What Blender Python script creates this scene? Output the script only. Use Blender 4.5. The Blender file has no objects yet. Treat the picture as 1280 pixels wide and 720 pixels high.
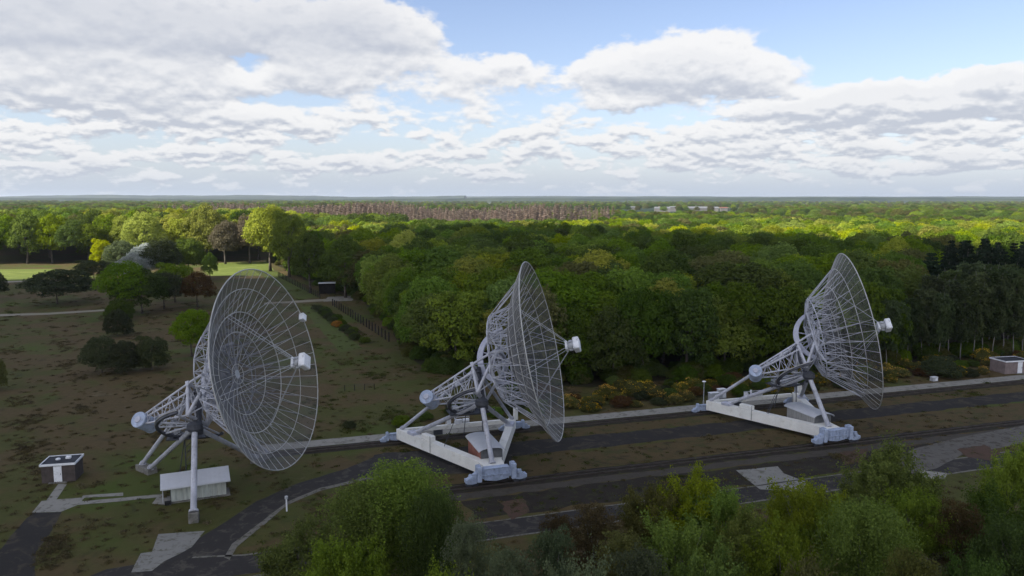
import bpy, math, random
import numpy as np
from mathutils import Vector, Matrix

random.seed(7)
RNG = np.random.default_rng(7)
PI = math.pi
R = math.radians
SC = bpy.context.scene
COL = SC.collection

# ------------------------------------------------------------------ camera
F = 965.0                       # focal length in pixels of the 1280 px wide photograph
CAMH = 36.5
PITCH = math.atan(112 / F)
cam_data = bpy.data.cameras.new("camera")
cam_data.sensor_width = 36.0
cam_data.lens = F / 1280 * 36.0
cam_data.clip_start = 0.5
cam_data.clip_end = 60000
cam = bpy.data.objects.new("camera", cam_data)
cam.location = (0, 0, CAMH)
cam.rotation_euler = (PI / 2 - PITCH, 0, 0)
COL.objects.link(cam)
SC.camera = cam

# ------------------------------------------------------------------ render settings and exposure
SC.view_settings.view_transform = 'Standard'
SC.view_settings.look = 'None'
SC.view_settings.gamma = 1
SC.view_settings.exposure = 0.85
SC.cycles.max_bounces = 6
SC.cycles.diffuse_bounces = 3
SC.cycles.glossy_bounces = 2
SC.cycles.transmission_bounces = 3
SC.cycles.transparent_max_bounces = 16
SC.cycles.volume_bounces = 0
SC.cycles.use_denoising = True
SC.cycles.caustics_reflective = False
SC.cycles.caustics_refractive = False

# ------------------------------------------------------------------ sun
SUN_EL = R(40)
SUN_H = Vector((-0.86, -0.51, 0)).normalized()
SUN_DIR = Vector((SUN_H.x * math.cos(SUN_EL), SUN_H.y * math.cos(SUN_EL), math.sin(SUN_EL)))
sd = bpy.data.lights.new("sun", 'SUN')
sd.energy = 5.0
sd.angle = R(0.53)
sd.color = (1.0, 0.95, 0.86)
sun = bpy.data.objects.new("sun", sd)
sun.rotation_euler = SUN_DIR.to_track_quat('Z', 'Y').to_euler()
sun.location = (0, 0, 800)
COL.objects.link(sun)

# ------------------------------------------------------------------ node helpers
class NT:
    """small helper for writing node trees as expressions"""
    def __init__(s, tree):
        s.t = tree
        s.N = tree.nodes
        s.L = tree.links
    def put(s, sock, v):
        if v is None:
            return
        if isinstance(v, (int, float)):
            if sock.type == 'VECTOR':
                sock.default_value = (v, v, v)
            elif sock.type == 'RGBA':
                sock.default_value = (v, v, v, 1)
            else:
                sock.default_value = v
        elif isinstance(v, (tuple, list)):
            if sock.type == 'RGBA' and len(v) == 3:
                v = tuple(v) + (1,)
            sock.default_value = v
        else:
            s.L.new(v, sock)
    def m(s, op, a, b=None, c=None, clamp=False):
        n = s.N.new('ShaderNodeMath'); n.operation = op; n.use_clamp = clamp
        s.put(n.inputs[0], a); s.put(n.inputs[1], b); s.put(n.inputs[2], c)
        return n.outputs[0]
    def add(s, a, b): return s.m('ADD', a, b)
    def sub(s, a, b): return s.m('SUBTRACT', a, b)
    def mul(s, a, b): return s.m('MULTIPLY', a, b)
    def div(s, a, b): return s.m('DIVIDE', a, b)
    def step(s, a, lo, hi):
        n = s.N.new('ShaderNodeMapRange'); n.interpolation_type = 'SMOOTHSTEP'
        s.put(n.inputs[0], a); s.put(n.inputs[1], lo); s.put(n.inputs[2], hi)
        n.inputs[3].default_value = 0; n.inputs[4].default_value = 1
        return n.outputs[0]
    def vec(s, x, y, z=0.0):
        n = s.N.new('ShaderNodeCombineXYZ')
        s.put(n.inputs[0], x); s.put(n.inputs[1], y); s.put(n.inputs[2], z)
        return n.outputs[0]
    def sep(s, v):
        n = s.N.new('ShaderNodeSeparateXYZ'); s.put(n.inputs[0], v)
        return n.outputs
    def noise(s, v, scale=1.0, detail=4, rough=0.55, dist=0.0):
        n = s.N.new('ShaderNodeTexNoise'); s.put(n.inputs['Vector'], v)
        n.inputs['Scale'].default_value = scale; n.inputs['Detail'].default_value = detail
        n.inputs['Roughness'].default_value = rough; n.inputs['Distortion'].default_value = dist
        return n.outputs[0]
    def mix(s, f, a, b, mode='MIX'):
        n = s.N.new('ShaderNodeMix'); n.data_type = 'RGBA'; n.blend_type = mode
        s.put(n.inputs[0], f); s.put(n.inputs[6], a); s.put(n.inputs[7], b)
        return n.outputs[2]
    def node(s, kind, **kw):
        n = s.N.new(kind)
        for k, v in kw.items():
            setattr(n, k, v)
        return n

# ------------------------------------------------------------------ world: Nishita sky with procedural clouds
world = bpy.data.worlds.new("World")
SC.world = world
world.use_nodes = True
world.node_tree.nodes.clear()
w = NT(world.node_tree)
sky = w.node('ShaderNodeTexSky', sky_type='NISHITA', sun_disc=False)
sky.sun_elevation = SUN_EL
sky.sun_rotation = math.atan2(SUN_H.x, SUN_H.y) % (2 * PI)
sky.altitude = 50
sky.air_density = 1.0
sky.dust_density = 0.6
sky.ozone_density = 1.5
tc = w.node('ShaderNodeTexCoord')
dx, dy, dz = w.sep(tc.outputs['Generated'])
az = w.m('ARCTAN2', dx, dy)
hyp = w.m('SQRT', w.add(w.mul(dx, dx), w.mul(dy, dy)))
X = w.mul(az, F)                                   # sky coordinates: 965 units to the radian
Y = w.mul(w.m('ARCTAN2', dz, hyp), F)
SKYP = w.vec(X, Y, 0.0)

def sx(px):
    return math.atan((px - 640) / F) * F
def syy(px, py):
    c = math.cos(PITCH); s_ = math.sin(PITCH)
    a = (px - 640) / F; b = -(py - 360) / F
    fy = c + b * s_; up = b * c - s_
    return math.atan2(up, math.hypot(a, fy)) * F

# cloud masses: centre x, centre y, half width, half height (photo pixels), weight
BLOBS = [
    (865, 72, 115, 36, .42), (760, 90, 62, 28, .30), (960, 88, 60, 26, .32), (860, 100, 150, 22, .30),
    (768, 131, 66, 13, .34), (698, 35, 22, 12, .27), (625, 88, 85, 24, .33), (520, 20, 120, 26, .22),
    (180, 30, 260, 48, .42), (60, 50, 180, 70, .28), (440, 50, 150, 44, .34), (160, 98, 140, 20, .36),
    (250, 100, 90, 20, .20), (420, 98, 75, 26, .34), (70, 118, 170, 20, .30), (200, 148, 150, 15, .34),
    (370, 150, 110, 14, .32), (1010, 140, 120, 15, .36), (1170, 118, 130, 24, .42), (1270, 100, 70, 34, .36),
    (1100, 130, 130, 18, .34), (930, 152, 70, 12, .28), (1130, 160, 200, 14, .28), (20, 170, 60, 13, .26),
    (80, 178, 60, 8, .24), (530, 190, 75, 9, .28), (560, 172, 40, 8, .26), (690, 172, 60, 13, .28),
    (790, 165, 50, 12, .26), (605, 158, 14, 8, .24), (880, 185, 110, 14, .20), (240, 188, 130, 12, .20),
    (410, 210, 110, 9, .22), (720, 205, 160, 12, .18), (1050, 190, 180, 18, .22), (1200, 205, 140, 14, .18),
    (320, 172, 120, 12, .2), (520, 130, 90, 14, .16), (950, 8, 60, 10, .10),
    (30, 205, 90, 10, .24), (150, 215, 120, 9, .22), (300, 195, 60, 7, .24), (480, 212, 60, 7, .22), (590, 215, 70, 8, .22), (660, 188, 50, 8, .22), (850, 200, 90, 8, .24), (960, 212, 100, 8, .22), (1240, 190, 80, 12, .26), (1130, 212, 90, 8, .22), (740, 185, 40, 7, .2), (100, 200, 50, 6, .2), (230, 128, 60, 10, .2), (560, 110, 50, 12, .22),
    (620, 25, 90, 40, -.34), (700, 60, 40, 30, -.22), (1080, 55, 120, 34, -.5), (1230, 30, 120, 30, -.4), (1180, 70, 60, 12, -.1),
    (318, 72, 22, 14, -.42), (620, 122, 60, 7, -.10), (700, 118, 20, 14, -.12), (600, 140, 50, 9, .28), (690, 148, 44, 9, .28), (650, 168, 60, 9, .24), (500, 150, 60, 10, .24), (460, 172, 60, 14, -.26),
    (130, 160, 40, 8, -.1), (60, 150, 60, 6, -.2), (640, 150, 40, 10, -.1), (810, 152, 40, 5, -.1), (170, 172, 30, 6, -.15),
]
# the masses are tabulated along 18 lines of equal elevation; three lines share one ramp's red, green and blue
XLO, XHI = -640.0, 640.0
ROWS = [6 + 15.5 * i for i in range(18)]
DROW = 15.5
def blob_at(x, y):
    tot = 0.0
    for (bx, by, hw, hh, wt) in BLOBS:
        q = ((x - sx(bx)) / hw) ** 2 + ((y - syy(bx, by)) / hh) ** 2
        q = q * q + q
        tot += wt * math.exp(-.55 * q)
    return tot
RAMPS = []
for k in range(6):
    rp = w.node('ShaderNodeValToRGB')
    el = rp.color_ramp.elements
    el.remove(el[1])
    for i in range(32):
        t = i / 31.0
        e = el[0] if i == 0 else el.new(t)
        e.position = t
        e.color = tuple(min(1, max(0, .5 + .5 * blob_at(XLO + (XHI - XLO) * t, ROWS[3 * k + j]))) for j in range(3)) + (1,)
    RAMPS.append([(el[i].position, tuple(el[i].color)) for i in range(32)])
    w.N.remove(rp)
def blob_sum(Xv, Yv):
    tfac = w.mul(w.sub(Xv, XLO), 1.0 / (XHI - XLO))
    yv = w.vec(Yv, Yv, Yv)
    tot = None
    for k in range(6):
        rp = w.node('ShaderNodeValToRGB')
        el = rp.color_ramp.elements
        el.remove(el[1])
        for i, (p_, c_) in enumerate(RAMPS[k]):
            e = el[0] if i == 0 else el.new(p_)
            e.position = p_; e.color = c_
        w.L.new(tfac, rp.inputs[0])
        a1 = w.node('ShaderNodeVectorMath', operation='SUBTRACT'); w.L.new(yv, a1.inputs[0]); a1.inputs[1].default_value = ROWS[3 * k:3 * k + 3]
        a2 = w.node('ShaderNodeVectorMath', operation='ABSOLUTE'); w.L.new(a1.outputs[0], a2.inputs[0])
        a3 = w.node('ShaderNodeVectorMath', operation='MULTIPLY_ADD'); w.L.new(a2.outputs[0], a3.inputs[0])
        a3.inputs[1].default_value = (-1 / DROW,) * 3; a3.inputs[2].default_value = (1, 1, 1)
        a4 = w.node('ShaderNodeVectorMath', operation='MAXIMUM'); w.L.new(a3.outputs[0], a4.inputs[0]); a4.inputs[1].default_value = (0, 0, 0)
        a5 = w.node('ShaderNodeVectorMath', operation='MULTIPLY_ADD'); w.L.new(rp.outputs[0], a5.inputs[0])
        a5.inputs[1].default_value = (2, 2, 2); a5.inputs[2].default_value = (-1, -1, -1)
        a6 = w.node('ShaderNodeVectorMath', operation='DOT_PRODUCT'); w.L.new(a4.outputs[0], a6.inputs[0]); w.L.new(a5.outputs[0], a6.inputs[1])
        tot = a6.outputs['Value'] if tot is None else w.add(tot, a6.outputs['Value'])
    return tot
def density(off):
    Yv = w.add(Y, off)
    lowf = w.step(Yv, 150.0, 60.0)
    wob = w.noise(w.vec(w.mul(X, 1 / 60.), w.mul(Yv, 1 / 34.), 3.1), 1.0, 3, .6)
    Xq = w.add(X, w.mul(w.sub(wob, .5), 50.0))
    Yq = w.add(Yv, w.mul(w.sub(w.noise(w.vec(w.mul(X, 1 / 36.), w.mul(Yv, 1 / 26.), 9.7), 1.0, 3, .6), .5), 30.0))
    b = blob_sum(Xq, Yq)
    big = w.noise(w.vec(w.mul(X, 1 / 120.), w.mul(Yv, 1 / 52.), 1.7), 1.0, 7, .58)
    sm = w.noise(w.vec(w.mul(X, 1 / 46.), w.mul(Yv, 1 / 17.), 5.2), 1.0, 5, .55)
    puff = w.noise(w.vec(w.mul(X, 1 / 15.), w.mul(Yv, 1 / 9.), 2.2), 1.0, 3, .5)
    nz = w.add(w.mul(big, w.sub(1.0, lowf)), w.mul(w.add(w.mul(sm, 1.9), -.36), lowf))
    return w.add(w.add(w.mul(nz, 0.75), w.mul(w.sub(puff, .5), .22)), b)
# broad cover for the part of the sky outside the picture (overhead and behind)
Ywide = w.step(Y, 240.0, 330.0)
Xwide = w.step(w.m('ABSOLUTE', X), 620.0, 760.0)
wide = w.m('MAXIMUM', Ywide, Xwide)
overn = w.noise(w.vec(w.mul(dx, 3.0), w.mul(dy, 3.0), w.mul(dz, 5.0)), 1.0, 5, .6)
def with_wide(d):
    return w.add(w.mul(d, w.sub(1.0, wide)), w.mul(w.add(overn, 0.04), wide))
d0 = with_wide(density(0.0))
TH = 0.50
d1 = with_wide(density(w.add(4.0, w.mul(w.step(Y, 40.0, 180.0), 7.0))))
cover = w.step(d0, TH - 0.02, TH + 0.14)
lit = w.m('MULTIPLY_ADD', w.sub(d0, d1), w.add(2.8, w.mul(w.step(Y, 150.0, 60.0), 1.8)), 0.66, clamp=True)
thick = w.step(d0, TH + 0.12, TH + 0.50)
cgrey = (0.310, 0.328, 0.372)
cwhite = (0.535, 0.530, 0.528)
lit2 = w.m('MULTIPLY', lit, w.sub(1.0, w.mul(thick, 0.35)))
# the mass at the upper left is seen from beneath and is greyer
gl = w.mul(w.step(X, 60.0, -260.0), w.step(Y, 120.0, 200.0))
lit3 = w.mul(lit2, w.sub(1.0, w.mul(gl, 0.45)))
ccol = w.mix(w.step(lit3, -0.05, 0.92), cgrey, cwhite)
# unseen clouds behind the camera, towards the sun, brightened to light facing surfaces
sunside = w.step(w.add(w.mul(dx, -.5), w.mul(dy, -.85)), -.1, .8)
ccol = w.mix(w.mul(wide, sunside), ccol, (1.35, 1.27, 1.16))
scale10 = w.mix(1.0, ccol, (10, 10, 10), 'MULTIPLY')
skyc = w.mix(1.0, sky.outputs[0], (1.05, .95, 1.0), 'MULTIPLY')
skyc = w.mix(w.mul(w.m('EXPONENT', w.mul(w.m('MAXIMUM', Y, 0.0), -1 / 75.0)), .85), skyc, (2.55, 3.25, 4.25))
full = w.mix(w.mul(cover, 0.94), skyc, scale10)
hz = w.m('EXPONENT', w.mul(w.m('MAXIMUM', Y, 0.0), -1 / 30.0))
full = w.mix(w.mul(hz, 0.90), full, (2.95, 3.36, 3.98))
bg = w.node('ShaderNodeBackground')
w.put(bg.inputs[0], full)
bg.inputs[1].default_value = 0.1
wo = w.node('ShaderNodeOutputWorld')
w.L.new(bg.outputs[0], wo.inputs[0])
world.cycles.sampling_method = 'MANUAL'
world.cycles.sample_map_resolution = 512

# ------------------------------------------------------------------ materials
MATS = {}
def new_mat(name):
    m = bpy.data.materials.new(name); m.use_nodes = True
    m.node_tree.nodes.clear()
    MATS[name] = m
    return m, NT(m.node_tree)
def finish(t, sh):
    o = t.node('ShaderNodeOutputMaterial'); t.L.new(sh, o.inputs[0])
def worn(name, col, rough=.6, metal=0.0, var=.18, scale=.6, dirt=None, bump=0.0, streak=False, spec=.3):
    """painted or mineral surface with patchy tone and optional dirt"""
    m, t = new_mat(name)
    tcn = t.node('ShaderNodeTexCoord'); P = tcn.outputs['Object']
    if streak:
        px_, py_, pz_ = t.sep(P)
        P2 = t.vec(t.mul(px_, 3.0), t.mul(py_, 3.0), t.mul(pz_, .35))
    else:
        P2 = P
    n1 = t.noise(P2, scale, 5, .6)
    n2 = t.noise(P2, scale * 9, 4, .6)
    k = t.add(t.mul(n1, .7), t.mul(n2, .3))
    dark = tuple(c * (1 - var * 1.6) for c in col); light = tuple(min(1, c * (1 + var)) for c in col)
    c = t.mix(t.step(k, .34, .64), dark, light)
    if dirt:
        c = t.mix(t.mul(t.step(t.noise(P2, scale * 2.3, 6, .65), .52, .72), .7), c, dirt)
    b = t.node('ShaderNodeBsdfPrincipled')
    t.put(b.inputs['Base Color'], c); b.inputs['Roughness'].default_value = rough
    b.inputs['Metallic'].default_value = metal
    b.inputs['Specular IOR Level'].default_value = spec
    if bump:
        bp = t.node('ShaderNodeBump'); bp.inputs['Strength'].default_value = bump
        bp.inputs['Distance'].default_value = .05
        t.L.new(n2, bp.inputs['Height']); t.L.new(bp.outputs[0], b.inputs['Normal'])
    finish(t, b.outputs[0])
    return m
M_STEEL = worn("blue_grey_paint", (.45, .465, .52), .5, .1, .16, .5, (.22, .22, .24))
M_STEELD = worn("dark_steel", (.07, .075, .09), .55, .3, .25, .8)
M_LAV = worn("lavender_paint", (.46, .48, .57), .45, 0, .1, .5)
M_WHITE = worn("white_paint", (.82, .82, .78), .5, 0, .05, .35, (.60, .58, .52))
M_RIB = worn("galvanised_tube", (.44, .44, .43), .5, .2, .12, 1.0)
M_BOGIE = worn("pale_blue_paint", (.38, .45, .59), .5, 0, .14, .9, (.2, .22, .25))
M_BOX = worn("instrument_white", (.78, .80, .84), .45, 0, .08, 1.2, (.4, .42, .46))
M_FRAMED = worn("frame_grey", (.42, .44, .47), .6, .1, .1, 1.0)
M_RED = worn("faded_red_cladding", (.30, .12, .09), .7, 0, .2, .7, (.3, .24, .2), streak=True)
M_HUTGREY = worn("grey_cladding", (.33, .33, .32), .7, 0, .12, .9, streak=True)
M_HUTEND = worn("hut_end_dark", (.11, .115, .12), .7, 0, .2, 1.4)
M_ROOF = worn("pale_metal_roof", (.56, .58, .62), .5, .1, .05, .3, (.46, .47, .49))
M_CONC = worn("concrete", (.29, .28, .255), .9, 0, .2, .35, (.14, .13, .09), .3)
M_CONCD = worn("weathered_concrete", (.18, .175, .16), .92, 0, .3, .5, (.08, .075, .05), .3)
M_ASPH = worn("asphalt", (.048, .048, .05), .92, 0, .25, .25, (.075, .07, .055), .2)
M_GRAVEL = worn("gravel", (.12, .115, .105), .95, 0, .3, .4, (.06, .055, .04), .4)
M_BALLAST = worn("dark_ballast", (.04, .038, .034), .95, 0, .35, .9, (.075, .06, .04), .6)
M_RAIL = worn("rail_steel", (.10, .085, .075), .5, .5, .2, 1.0)
M_BLOCKW = worn("dark_brick_wall", (.075, .062, .058), .85, 0, .2, 1.5)
M_BLOCKP = worn("pinkish_block_wall", (.21, .17, .165), .85, 0, .15, 1.2)
M_FELT = worn("roofing_felt", (.032, .036, .046), .85, 0, .3, .6)
M_POST = worn("tarred_wood", (.022, .02, .018), .9, 0, .3, 1.0)
M_BARK = worn("bark", (.10, .085, .07), .9, 0, .3, 1.2)
M_BIRCHB = worn("birch_bark", (.21, .20, .18), .8, 0, .1, .9, (.1, .09, .08))
M_PLANK = worn("weathered_timber", (.17, .15, .13), .85, 0, .2, .9)
M_DARK = worn("dark_void", (.012, .012, .012), .9, 0, .1, 1)
M_REDSOIL = worn("reddish_soil", (.15, .075, .052), .95, 0, .3, .4, (.07, .06, .035), .3)
M_FARWALL = worn("far_wall", (.15, .145, .135), .8, 0, .1, .05)

# wire mesh of the reflectors: real netting far below a pixel, so it is a partly open sheet whose
# openness falls as it is seen more edge-on
def wire_mat(name, openness, col):
    m, t = new_mat(name)
    geo = t.node('ShaderNodeNewGeometry')
    vd = t.node('ShaderNodeVectorMath', operation='DOT_PRODUCT')
    t.L.new(geo.outputs['Normal'], vd.inputs[0]); t.L.new(geo.outputs['Incoming'], vd.inputs[1])
    cosv = t.m('MAXIMUM', t.m('ABSOLUTE', vd.outputs['Value']), .04)
    P = t.node('ShaderNodeTexCoord').outputs['Object']
    var = t.noise(P, .5, 3, .5)
    openf = t.sub(openness, t.mul(var, .14))
    tr = t.m('POWER', openf, t.div(1.0, cosv))
    b = t.node('ShaderNodeBsdfPrincipled')
    b.inputs['Base Color'].default_value = col + (1,)
    b.inputs['Roughness'].default_value = .6
    b.inputs['Metallic'].default_value = .2
    tp = t.node('ShaderNodeBsdfTransparent')
    mx = t.node('ShaderNodeMixShader')
    t.L.new(tr, mx.inputs[0]); t.L.new(b.outputs[0], mx.inputs[1]); t.L.new(tp.outputs[0], mx.inputs[2])
    finish(t, mx.outputs[0])
    return m
M_WIRE = wire_mat("wire_netting", .84, (.15, .15, .15))
M_WIREI = wire_mat("fine_wire_netting", .70, (.085, .085, .09))

def leaf_mat(name, c1, c2, hue=.0, trans=.40):
    """leaves: tone varies leaf by leaf, tree by tree and patch by patch"""
    m, t = new_mat(name)
    geo = t.node('ShaderNodeNewGeometry'); oi = t.node('ShaderNodeObjectInfo')
    att = t.node('ShaderNodeAttribute', attribute_name='tone')
    k = t.add(t.mul(geo.outputs['Random Per Island'], .45), t.mul(att.outputs['Fac'], .55))
    c = t.mix(k, c1, c2)
    hs = t.node('ShaderNodeHueSaturation')
    hs.inputs['Hue'].default_value = .5
    t.put(hs.inputs['Hue'], t.add(.488, t.mul(oi.outputs['Random'], .026)))
    t.put(hs.inputs['Value'], t.add(.78, t.mul(t.m('FRACT', t.mul(oi.outputs['Random'], 7.31)), .5)))
    t.put(hs.inputs['Saturation'], t.add(.86, t.mul(t.m('FRACT', t.mul(oi.outputs['Random'], 3.77)), .2)))
    t.L.new(c, hs.inputs['Color'])
    d = t.node('ShaderNodeBsdfDiffuse'); t.L.new(hs.outputs[0], d.inputs[0])
    tl = t.node('ShaderNodeBsdfTranslucent'); t.L.new(hs.outputs[0], tl.inputs[0])
    mx = t.node('ShaderNodeMixShader'); mx.inputs[0].default_value = trans
    t.L.new(d.outputs[0], mx.inputs[1]); t.L.new(tl.outputs[0], mx.inputs[2])
    finish(t, mx.outputs[0])
    return m
LEAF = {
    'dark green': leaf_mat("leaf_dark", (.042, .070, .010), (.105, .155, .020)),
    'mid green': leaf_mat("leaf_mid", (.066, .115, .012), (.165, .240, .026)),
    'fresh green': leaf_mat("leaf_fresh", (.105, .160, .010), (.235, .300, .020)),
    'yellow-green': leaf_mat("leaf_yellow", (.17, .21, .012), (.38, .40, .030)),
    'olive': leaf_mat("leaf_olive", (.085, .088, .022), (.165, .165, .042)),
    'russet': leaf_mat("leaf_russet", (.085, .05, .022), (.15, .085, .035)),
    'grey-green': leaf_mat("leaf_greygreen", (.070, .095, .045), (.135, .165, .080)),
    'dull green': leaf_mat("leaf_dull", (.038, .048, .022), (.075, .090, .040)),
    'near mid': leaf_mat("leaf_near_mid", (.072, .112, .016), (.185, .245, .038)),
    'near fresh': leaf_mat("leaf_near_fresh", (.095, .130, .012), (.215, .255, .030)),
    'near dark': leaf_mat("leaf_near_dark", (.040, .070, .012), (.100, .150, .026)),
    'near brown': leaf_mat("leaf_near_brown", (.062, .046, .020), (.130, .094, .040)),
    'birch far': leaf_mat("leaf_birch_far", (.046, .066, .026), (.105, .135, .050)),
    'whitish': leaf_mat("leaf_white", (.16, .20, .15), (.52, .55, .52)),
    'brown': leaf_mat("twig_brown", (.12, .098, .055), (.23, .19, .11)),
    'dark needle': leaf_mat("needle_dark", (.015, .026, .013), (.036, .054, .026), trans=.1),
    'bare pinkish': leaf_mat("twig_pink", (.190, .145, .110), (.36, .285, .225)),
    'yellow flower': leaf_mat("flower_yellow", (.50, .30, .012), (.80, .50, .02)),
    'orange': leaf_mat("leaf_orange", (.28, .11, .02), (.36, .16, .03)),
}

# ------------------------------------------------------------------ object helpers
def link(o): COL.objects.link(o); return o
def props(o, label=None, cat=None, group=None, kind=None):
    if label: o["label"] = label
    if cat: o["category"] = cat
    if group: o["group"] = group
    if kind: o["kind"] = kind
    return o
def empty(name, loc, rz=0, **kw):
    o = bpy.data.objects.new(name, None)
    o.location = loc; o.rotation_euler = (0, 0, rz); o.empty_display_size = .5
    link(o); return props(o, **kw)
def mesh_obj(name, me, mat=None, parent=None, **kw):
    o = bpy.data.objects.new(name, me)
    if mat and not me.materials: me.materials.append(mat)
    link(o)
    if parent: o.parent = parent
    return props(o, **kw)
def copy_tree(o, parent=None):
    c = o.copy(); COL.objects.link(c); c.parent = parent
    for ch in list(o.children): copy_tree(ch, c)
    return c

class MB:
    """collects shapes into one mesh"""
    def __init__(s): s.v = []; s.f = []; s.n = 0
    def add(s, vs, fs):
        k = s.n
        s.v += [tuple(float(c) for c in p) for p in vs]; s.n += len(vs)
        s.f += [tuple(i + k for i in f) for f in fs]
        return s
    def box(s, c, d, M=None):
        x, y, z = d[0] / 2, d[1] / 2, d[2] / 2
        vs = [Vector((a * x, b * y, e * z)) for a in (-1, 1) for b in (-1, 1) for e in (-1, 1)]
        if M is not None: vs = [M @ v for v in vs]
        vs = [v + Vector(c) for v in vs]
        return s.add(vs, [(0, 1, 3, 2), (4, 6, 7, 5), (0, 4, 5, 1), (2, 3, 7, 6), (0, 2, 6, 4), (1, 5, 7, 3)])
    def chbox(s, c, d, ch=.03, M=None):
        """box with chamfered vertical and horizontal edges"""
        x, y, z = [q / 2 for q in d]
        vs = []
        for (sx_, sy_, sz_) in [(a, b, e) for a in (-1, 1) for b in (-1, 1) for e in (-1, 1)]:
            vs += [Vector((sx_ * (x - ch), sy_ * (y - ch), sz_ * z)), Vector((sx_ * (x - ch), sy_ * y, sz_ * (z - ch))), Vector((sx_ * x, sy_ * (y - ch), sz_ * (z - ch)))]
        import bmesh
        bm = bmesh.new()
        for v in vs: bm.verts.new(v)
        bmesh.ops.convex_hull(bm, input=bm.verts)
        bm.verts.index_update()
        V = [v.co.copy() for v in bm.verts]
        if M is not None: V = [M @ v for v in V]
        s.add([v + Vector(c) for v in V], [[v.index for v in f.verts] for f in bm.faces])
        bm.free(); return s
    def tube(s, a, b, r, n=8, r2=None, cap=True):
        a = Vector(a); b = Vector(b); d = (b - a)
        if d.length < 1e-6: return s
        q = d.to_track_quat('Z', 'Y'); r2 = r if r2 is None else r2
        vs = []
        for (c, rr) in ((a, r), (b, r2)):
            for i in range(n):
                t = 2 * PI * i / n
                vs.append(c + q @ Vector((rr * math.cos(t), rr * math.sin(t), 0)))
        fs = [(i, (i + 1) % n, n + (i + 1) % n, n + i) for i in range(n)]
        if cap: fs += [tuple(reversed(range(n))), tuple(range(n, 2 * n))]
        return s.add(vs, fs)
    def path(s, pts, r, n=6, closed=False):
        pts = [Vector(p) for p in pts]; m = len(pts); vs = []
        for i, p in enumerate(pts):
            a = pts[(i - 1) % m] if (closed or i > 0) else p
            b = pts[(i + 1) % m] if (closed or i < m - 1) else p
            q = (b - a).to_track_quat('Z', 'Y')
            rr = r[i] if isinstance(r, (list, tuple)) else r
            for k in range(n):
                t = 2 * PI * k / n
                vs.append(p + q @ Vector((rr * math.cos(t), rr * math.sin(t), 0)))
        fs = []
        for i in range(m if closed else m - 1):
            j = (i + 1) % m
            # choose the rotation offset that keeps quads untwisted on closed loops
            off = 0
            if closed or True:
                best = None
                for o_ in range(n):
                    dd = (vs[i * n] - vs[j * n + o_]).length
                    if best is None or dd < best - 1e-9: best = dd; off = o_
            for k in range(n):
                k2 = (k + 1) % n
                fs.append((i * n + k, i * n + k2, j * n + (k2 + off) % n, j * n + (k + off) % n))
        if not closed: fs += [tuple(reversed(range(n))), tuple(range((m - 1) * n, m * n))]
        return s.add(vs, fs)
    def prism(s, poly, z0, z1):
        n = len(poly)
        vs = [(x, y, z0) for x, y in poly] + [(x, y, z1) for x, y in poly]
        return s.add(vs, [tuple(reversed(range(n))), tuple(range(n, 2 * n))] + [(i, (i + 1) % n, n + (i + 1) % n, n + i) for i in range(n)])
    def lathe(s, c, axis, prof, n=24):
        """prof: (distance along axis, radius)"""
        axis = Vector(axis).normalized(); q = axis.to_track_quat('Z', 'Y'); vs = []
        for (h, r) in prof:
            for i in range(n):
                t = 2 * PI * i / n
                vs.append(Vector(c) + q @ Vector((r * math.cos(t), r * math.sin(t), h)))
        fs = []
        for j in range(len(prof) - 1):
            for i in range(n):
                k = (i + 1) % n
                fs.append((j * n + i, j * n + k, (j + 1) * n + k, (j + 1) * n + i))
        fs += [tuple(reversed(range(n))), tuple(range((len(prof) - 1) * n, len(prof) * n))]
        return s.add(vs, fs)
    def mesh(s, name, smooth=False):
        me = bpy.data.meshes.new(name); me.from_pydata(s.v, [], s.f); me.update()
        if smooth:
            for p in me.polygons: p.use_smooth = True
        return me
    def build(s, name, mat, parent=None, smooth=False, **kw):
        return mesh_obj(name, s.mesh(name, smooth), mat, parent, **kw)

# photo pixel -> ground point
CT, ST = math.cos(PITCH), math.sin(PITCH)
def G(px, py, z=0.0):
    cx, cy = (px - 640) / F, -(py - 360) / F
    v = Vector((cx, CT + cy * ST, cy * CT - ST))
    v *= (z - CAMH) / v.z
    return Vector((v.x, v.y, z))
def proj(p):
    x, y, z = p[0], p[1], p[2] - CAMH
    fwd = y * CT - z * ST; up = z * CT + y * ST
    if fwd < 1: return None
    return 640 + F * x / fwd, 360 - F * up / fwd, fwd
ANG = R(17.8)                                   # the rails run at this angle to the picture plane
ROT = Matrix.Rotation(ANG, 3, 'Z')
def UV(u, v, z=0.0):
    return ROT @ Vector((u, v, z))

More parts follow.
